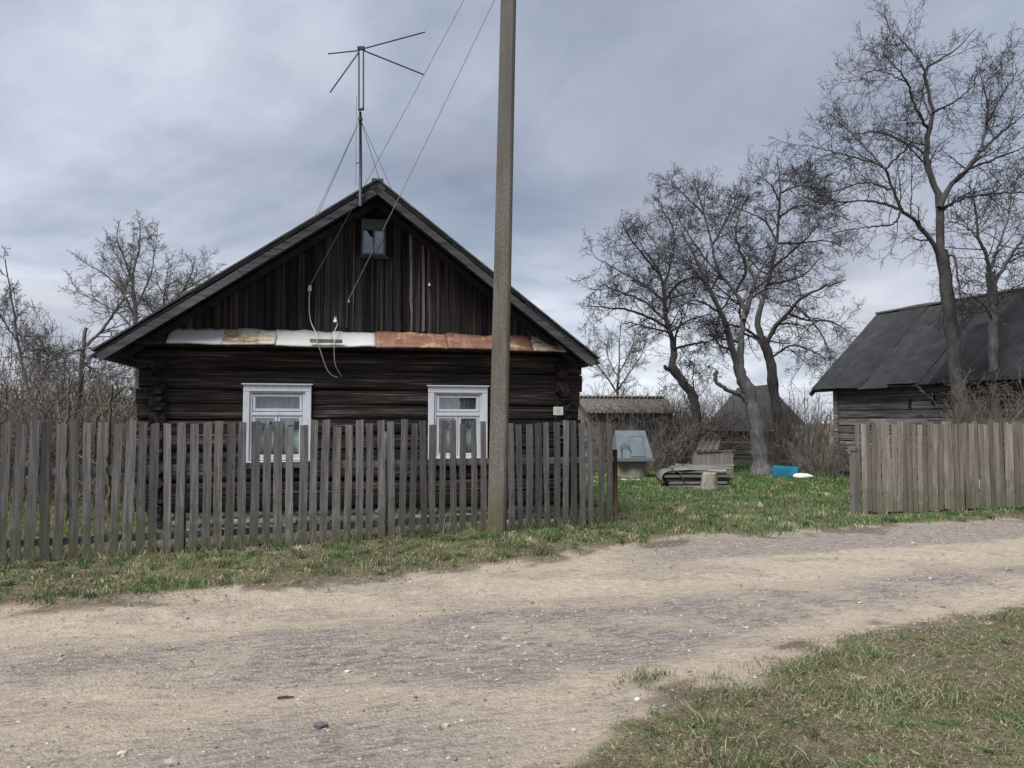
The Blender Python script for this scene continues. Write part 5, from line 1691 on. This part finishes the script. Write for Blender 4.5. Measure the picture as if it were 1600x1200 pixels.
shrubs('brown_shrub', 'low brown shrub against the left corner of the barn', 'shrub',
       [spot(px, Yd, 26, h, 0.7, lean=0.5, rmin=0.0065, wig=0.16) for px, Yd, h in ((1290, 21.5, 1.3), (1315, 20.5, 1.2), (1275, 22.5, 1.8))], M['twig_brown'])
shrubs('bare_shrub', 'twiggy bare shrub between the barn wall and the right fence', 'shrub',
       [spot(px, Yd, 24, h, 0.6, lean=0.45, rmin=0.0055, wig=0.14) for px, Yd, h in ((1530, 15.4, 2.3), (1575, 15.2, 2.4), (1610, 15.0, 2.6), (1555, 16.0, 2.2))], M['twig_brown'])
shrubs('bramble_thicket', 'brown tangle of bare bushes between the shed and the apple trees', 'thicket',
       [spot(px, Yd, 32, h * 1.12, 1.4, lean=0.8, rmin=0.0095, wig=0.2, kids=(8, 4)) for px, Yd, h in
        ((985, 23.2, 1.75), (1012, 23.6, 1.8), (1035, 24.2, 1.9), (985, 27, 2.2), (1010, 26, 1.9), (1030, 25.5, 2.2), (1055, 27, 2.4), (1080, 28, 2.3), (1105, 30, 2.2), (1040, 31, 2.9), (1000, 32, 2.9), (1120, 34, 2.3), (1075, 34, 2.6), (930, 33, 2.9))], M['twig_brown'], 'stuff')
shrubs('far_wood', 'hazy grey brown line of distant bare woods along the horizon', 'wood',
       [dict(cx_=float(x_), cy_=float(46 + 9 * NR.random()), stems=16, ht=float(2.6 + 1.3 * NR.random()), spread=2.4, lean=0.5, rmin=0.017, kids=(6, 2), r0=0.03, wig=0.14) for x_ in np.arange(-44, 46, 2.2)],
       M['twig_far'], 'stuff')

# ------------------------------------------------------------------ grass, litter, stones
def blades(name, label, x, y, ht, wd, tint, lean=0.7, zoff=-0.01):
    N = len(x)
    z = ground_z(x, y) + zoff
    a = NR.uniform(0, 2 * np.pi, N)
    la = NR.uniform(0, 2 * np.pi, N)
    lm = ht * lean * NR.uniform(0.2, 1.3, N)
    B = np.stack([x, y, z], -1)
    sd = np.stack([np.cos(a), np.sin(a), np.zeros(N)], -1) * (wd / 2)[:, None]
    ld = np.stack([np.cos(la), np.sin(la), np.zeros(N)], -1)
    mid = B + ld * (lm * 0.35)[:, None] + np.array([0, 0, 1]) * (ht * 0.6)[:, None]
    tip = B + ld * lm[:, None] + np.array([0, 0, 1]) * (ht * 0.92)[:, None]
    V = np.stack([B - sd, B + sd, mid - sd * 0.8, mid + sd * 0.8, tip], 1).reshape(-1, 3)
    b = np.arange(N)[:, None] * 5
    F = np.concatenate([b + np.array([[0, 1, 3]]), b + np.array([[0, 3, 2]]), b + np.array([[2, 3, 4]])])
    T = np.repeat(tint, 5, axis=0)
    o = put(name, np_mesh(name, V, [F], False, T), M['grass'])
    return tag(o, label, 'grass', kind='stuff')


def tints(x, y, straw):
    g1, g2, g3 = np.array([0.042, 0.084, 0.030]), np.array([0.122, 0.185, 0.070]), np.array([0.40, 0.355, 0.235])
    n = len(x)
    u = np.clip(fbm(x * 1.1, y * 1.1, 15) + NR.normal(size=n) * 0.2, 0, 1)[:, None]
    c = g1 * (1 - u) + g2 * u
    yl = (fbm(x * 0.8, y * 0.8, 25) > 0.55) * 0.35
    st = NR.random(n) < straw + yl * straw + 0.25 * (fbm(x * 2.5, y * 2.5, 27) > 0.6)
    k = NR.uniform(0.45, 1.15, (n, 1))
    c[st] = (g3 * k)[st]
    return c * NR.uniform(0.65, 1.35, (n, 1)) * (0.75 + 0.5 * fbm(x * 3, y * 3, 29))[:, None]


def scatter(n, x0, x1, y0, y1, cond):
    x = NR.uniform(x0, x1, n)
    y = NR.uniform(y0, y1, n)
    keep = NR.random(n) < cond(x, y)
    return x[keep], y[keep]


def clumpy(x, y): return 0.12 + 0.88 * sstep(fbm(x * 2.8, y * 2.8, 63), 0.40, 0.62)


# near corner
x, y = scatter(260000, -0.2, 6.6, 2.6, 8.0, lambda x, y: masks(x, y)[0] * (y < near_edge(x) + 0.4) * np.maximum(clumpy(x, y), 0.38) * np.clip(1.3 - (y - 3) * 0.12, 0.4, 1))
tuft = sstep(fbm(x * 1.9, y * 1.9, 65), 0.5, 0.68)
ht = NR.uniform(0.010, 0.032, len(x)) * (1 + 1.6 * tuft)
blades('grass', 'patchy short grass and straw in the near right corner', x, y, ht, NR.uniform(0.0022, 0.0058, len(x)), tints(x, y, 0.36) * np.where(tuft > 0.5, 1.0, 1.15)[:, None], 1.3)
# verge before the grey fence
x, y = scatter(150000, -8.0, 2.4, 4.5, 12.0, lambda x, y: masks(x, y)[0] * (y > far_edge(x) - 0.3) * (y < 8.2 + (x + 5.41) * 0.4545 + 0.25) * clumpy(x, y))
ht = NR.uniform(0.02, 0.055, len(x)) * (1 + 0.9 * sstep(fbm(x * 3.5, y * 3.5, 67), 0.5, 0.7))
blades('grass', 'strip of short green grass along the foot of the grey fence', x, y, ht, NR.uniform(0.005, 0.009, len(x)), tints(x, y, 0.20), 0.8)
# yard
x, y = scatter(135000, 0.9, 13.0, 9.0, 27.0, lambda x, y: masks(x, y)[0] * (y > far_edge(x) - 0.2) * (0.35 + 0.65 * clumpy(x, y)) * (x > (y - 9.6) * 0.10 + 0.4))
ht = NR.uniform(0.035, 0.085, len(x)) * (1 + (y - 10) * 0.02)
tn = tints(x, y, 0.08) * np.array([0.95, 1.12, 0.95])
blades('grass', 'green lawn in the open yard between the two fences', x, y, ht, NR.uniform(0.008, 0.014, len(x)) * (1 + (y - 10) * 0.05), tn, 0.8)
# between fence and house and off to the left
x, y = scatter(60000, -9.5, 1.6, 8.0, 15.0, lambda x, y: ((y > 8.2 + (x + 5.41) * 0.4545 + 0.25) & ((y < 10.5 + (x + 4.7) * 0.207) | (x < -5.2))) * 1.0)
blades('grass', 'rough grass and moss between the fence and the house foundation', x, y, NR.uniform(0.015, 0.05, len(x)) * np.where(x < -5.0, 2.0, 1.0), NR.uniform(0.006, 0.011, len(x)), tints(x, y, 0.35) * np.array([0.8, 0.8, 0.55]), 0.8)
# ragged tufts
def tufts(n, x0, x1, y0, y1, cond, per, h0, h1, w0, w1):
    cx0, cy0 = scatter(n, x0, x1, y0, y1, cond)
    k = len(cx0)
    hs = NR.uniform(h0, h1, k)
    tx = np.repeat(cx0, per) + NR.normal(size=k * per) * np.repeat(hs, per) * 0.42
    ty = np.repeat(cy0, per) + NR.normal(size=k * per) * np.repeat(hs, per) * 0.42
    base = tints(cx0, cy0, 0.22)
    tt = np.repeat(base, per, axis=0) * NR.uniform(0.6, 1.5, (k * per, 1))
    return tx, ty, np.repeat(hs, per) * NR.uniform(0.45, 1.1, k * per), NR.uniform(w0, w1, k * per), tt


a_ = tufts(420, 0.3, 6.5, 2.7, 7.5, lambda x, y: (masks(x, y)[0] > 0.6) * (y < near_edge(x)) * 0.8, 45, 0.02, 0.062, 0.0025, 0.0055)
blades('grass_tufts', 'longer ragged grass tufts in the near right corner', *a_, 1.1)
a_ = tufts(1500, -6.5, 2.0, 5.5, 11.6, lambda x, y: (masks(x, y)[0] > 0.5) * (y > far_edge(x)) * (y < 8.2 + (x + 5.41) * 0.4545 + 0.1) * 0.7, 34, 0.05, 0.12, 0.004, 0.010)
blades('grass_tufts', 'broad leaved weeds and tufts along the verge', *a_, 1.1)
a_ = tufts(900, 1.2, 9.0, 9.5, 22.0, lambda x, y: (masks(x, y)[0] > 0.5) * (y > far_edge(x)) * 0.7, 24, 0.05, 0.12, 0.008, 0.016)
blades('grass_tufts', 'uneven grass tufts across the yard', *a_, 1.0)
a_ = tufts(90, -0.55, 0.55, 9.62, 10.12, lambda x, y: 0.8 + 0 * x, 30, 0.06, 0.15, 0.004, 0.009)
blades('grass_tufts', 'tall straw coloured tuft at the foot of the concrete pole', *a_, 1.2)
# dry stalks at the fence foot
x = NR.uniform(-5.8, 1.3, 420)
y = 8.2 + (x + 5.41) * 0.4545 - NR.uniform(0.0, 0.22, 420)
blades('dry_stalks', 'dry pale stalks leaning at the foot of the grey fence', x, y, NR.uniform(0.10, 0.30, 420) * (NR.random(420) < 0.4) + 0.06, NR.uniform(0.004, 0.008, 420),
       np.array([0.30, 0.26, 0.17]) * NR.uniform(0.6, 1.2, (420, 1)), 0.9)


def litter(name, label, x, y, size, tint):
    N = len(x)
    z = ground_z(x, y) + 0.012
    a = NR.uniform(0, 2 * np.pi, N)
    c = np.stack([x, y, z + NR.uniform(0, 0.02, N)], -1)
    u = np.stack([np.cos(a), np.sin(a), NR.normal(size=N) * 0.3], -1) * size[:, None]
    v = np.stack([-np.sin(a), np.cos(a), NR.normal(size=N) * 0.3], -1) * (size * 0.35)[:, None]
    V = np.stack([c - u, c - v * 0.9, c + u + np.array([0, 0, .006]), c + v], 1).reshape(-1, 3)
    F = np.arange(N)[:, None] * 4 + np.array([[0, 1, 2, 3]])
    o = put(name, np_mesh(name, V, [F], False, np.repeat(tint, 4, axis=0)), M['grass'])
    return tag(o, label, 'litter', kind='stuff')


def leaf_tint(n):
    k = NR.random((n, 1))
    return (np.array([0.34, 0.29, 0.20]) * k + np.array([0.13, 0.085, 0.05]) * (1 - k)) * NR.uniform(0.7, 1.2, (n, 1))


x, y = scatter(16000, -6.5, 2.0, 5.5, 11.5, lambda x, y: ((y > far_edge(x) - 0.35) & (y < 8.2 + (x + 5.41) * 0.4545)) * (0.10 + 0.9 * blob(x, y, -3.75, 7.35, 1.0, 0.35)))
litter('leaf_litter', 'heap of dry straw and leaves on the verge at the left', x, y, NR.uniform(0.012, 0.035, len(x)), leaf_tint(len(x)))
x, y = scatter(26000, -0.4, 7.0, 2.6, 7.6, lambda x, y: np.clip(masks(x, y)[0] + 0.5 * masks(x, y)[2], 0, 1) * (y < near_edge(x) + 0.5) * 0.55)
litter('leaf_litter', 'scattered dry bits among the grass in the near right corner', x, y, NR.uniform(0.005, 0.017, len(x)), leaf_tint(len(x)))


ICO = np.array([(0, 0, 1)] + [(0.894 * math.cos(2 * math.pi * k / 5), 0.894 * math.sin(2 * math.pi * k / 5), 0.447) for k in range(5)] +
               [(0.894 * math.cos(2 * math.pi * (k + .5) / 5), 0.894 * math.sin(2 * math.pi * (k + .5) / 5), -0.447) for k in range(5)] + [(0, 0, -1)])
ICOF = np.array([(0, 1 + k, 1 + (k + 1) % 5) for k in range(5)] + [(1 + k, 6 + k, 1 + (k + 1) % 5) for k in range(5)] +
                [(1 + (k + 1) % 5, 6 + k, 6 + (k + 1) % 5) for k in range(5)] + [(11, 6 + (k + 1) % 5, 6 + k) for k in range(5)])


OCT = np.array([(1, 0, 0), (0, 1, 0), (-1, 0, 0), (0, -1, 0), (0, 0, 1), (0, 0, -1)], float)
OCTF = np.array([(0, 1, 4), (1, 2, 4), (2, 3, 4), (3, 0, 4), (1, 0, 5), (2, 1, 5), (3, 2, 5), (0, 3, 5)])


def stones(name, label, x, y, size, tint, shape=(ICO, ICOF)):
    N = len(x)
    SV, SF = shape
    k = len(SV)
    P = SV[None] * (1 + NR.normal(size=(N, k, 1)) * 0.16)
    P = P * np.stack([NR.uniform(0.7, 1.3, N), NR.uniform(0.7, 1.3, N), NR.uniform(0.4, 0.8, N)], -1)[:, None]
    a = NR.uniform(0, 6.28, N)
    c, s = np.cos(a)[:, None], np.sin(a)[:, None]
    P = np.stack([P[..., 0] * c - P[..., 1] * s, P[..., 0] * s + P[..., 1] * c, P[..., 2]], -1) * size[:, None, None]
    P += np.stack([x, y, ground_z(x, y) + size * 0.15], -1)[:, None]
    F = (np.arange(N)[:, None, None] * k + SF[None]).reshape(-1, 3)
    o = put(name, np_mesh(name, P, [F], False, np.repeat(tint, k, axis=0)), M['pebble'])
    return tag(o, label, 'gravel', kind='stuff')


def stone_tint(n):
    k = NR.random((n, 1))
    base = np.where(k < 0.45, np.array([[0.24, 0.225, 0.21]]), np.where(k < 0.75, np.array([[0.36, 0.31, 0.25]]), np.where(k < 0.92, np.array([[0.12, 0.115, 0.12]]), np.array([[0.38, 0.36, 0.325]]))))
    return base * NR.uniform(0.75, 1.25, (n, 1))


def road_cond(x, y):
    g, r_, b_ = masks(x, y)
    return (1 - g) * (0.10 + 0.9 * np.maximum(r_, 0.6 * b_)) * ((y < far_edge(x) + .2) & (y > near_edge(x) - 0.5))


x, y = scatter(95000, -6.0, 8.5, 2.6, 12.5, road_cond)
sz = 0.003 + 0.010 * NR.random(len(x)) ** 4
stones('gravel', 'loose small gravel scattered over the track', x, y, sz, stone_tint(len(x)), (OCT, OCTF))
x, y = scatter(420, -5, 6, 2.7, 11.0, lambda x, y: road_cond(x, y) * 0.7)
stones('pebbles', 'larger loose pebbles lying on the track', x, y, NR.uniform(0.011, 0.024, len(x)), stone_tint(len(x)) * 1.1)
x, y = scatter(2600, -5.5, 8, 2.7, 11.5, lambda x, y: (1 - masks(x, y)[0]) * ((y < far_edge(x) + .1) & (y > near_edge(x) - 0.3)) * (0.25 + 0.75 * sstep(fbm(x * 1.7, y * 1.7, 83), 0.5, 0.7)))
litter('track_debris', 'dark bark crumbs and leaf bits scattered over the track', x, y, 0.006 + 0.022 * NR.random(len(x)) ** 3, np.array([0.075, 0.058, 0.045]) * NR.uniform(0.5, 2.2, (len(x), 1)))
# the few things on the track one can point at
for px, py, lab, mt, r_ in ((1505 / 3, 1128, 'small dark grey stone alone on the near side of the track', 'slate', 0.034), (268, 1187, 'flat pale stone on the gravel at the bottom left', 'block', 0.034), (996, 1091, 'round white stone beside the sparse grass on the track', 'whiteboard', 0.016)):
    g_ = on_ground(px, py)
    vs = ICO * (1 + NR.normal(size=(12, 1)) * 0.12) * np.array([1.2, 0.9, 0.6]) * r_
    o = MB().add(vs, [tuple(f) for f in ICOF]).build('stone', M[mt], None, loc=(g_[0], g_[1], float(ground_z(np.array([g_[0]]), np.array([g_[1]]))[0]) + r_ * 0.25))
    tag(o, lab, 'stone')
g_ = on_ground(446, 1076)
o = MB().tube([(-.045, 0, 0), (0, .006, .003), (.045, .014, 0)], [.006, .007, .004], 6).build('stick', M['twig_dark'], None, loc=(g_[0], g_[1], float(ground_z(np.array([g_[0]]), np.array([g_[1]]))[0]) + 0.006))
tag(o, 'short dark stick lying alone on the sandy track', 'stick')
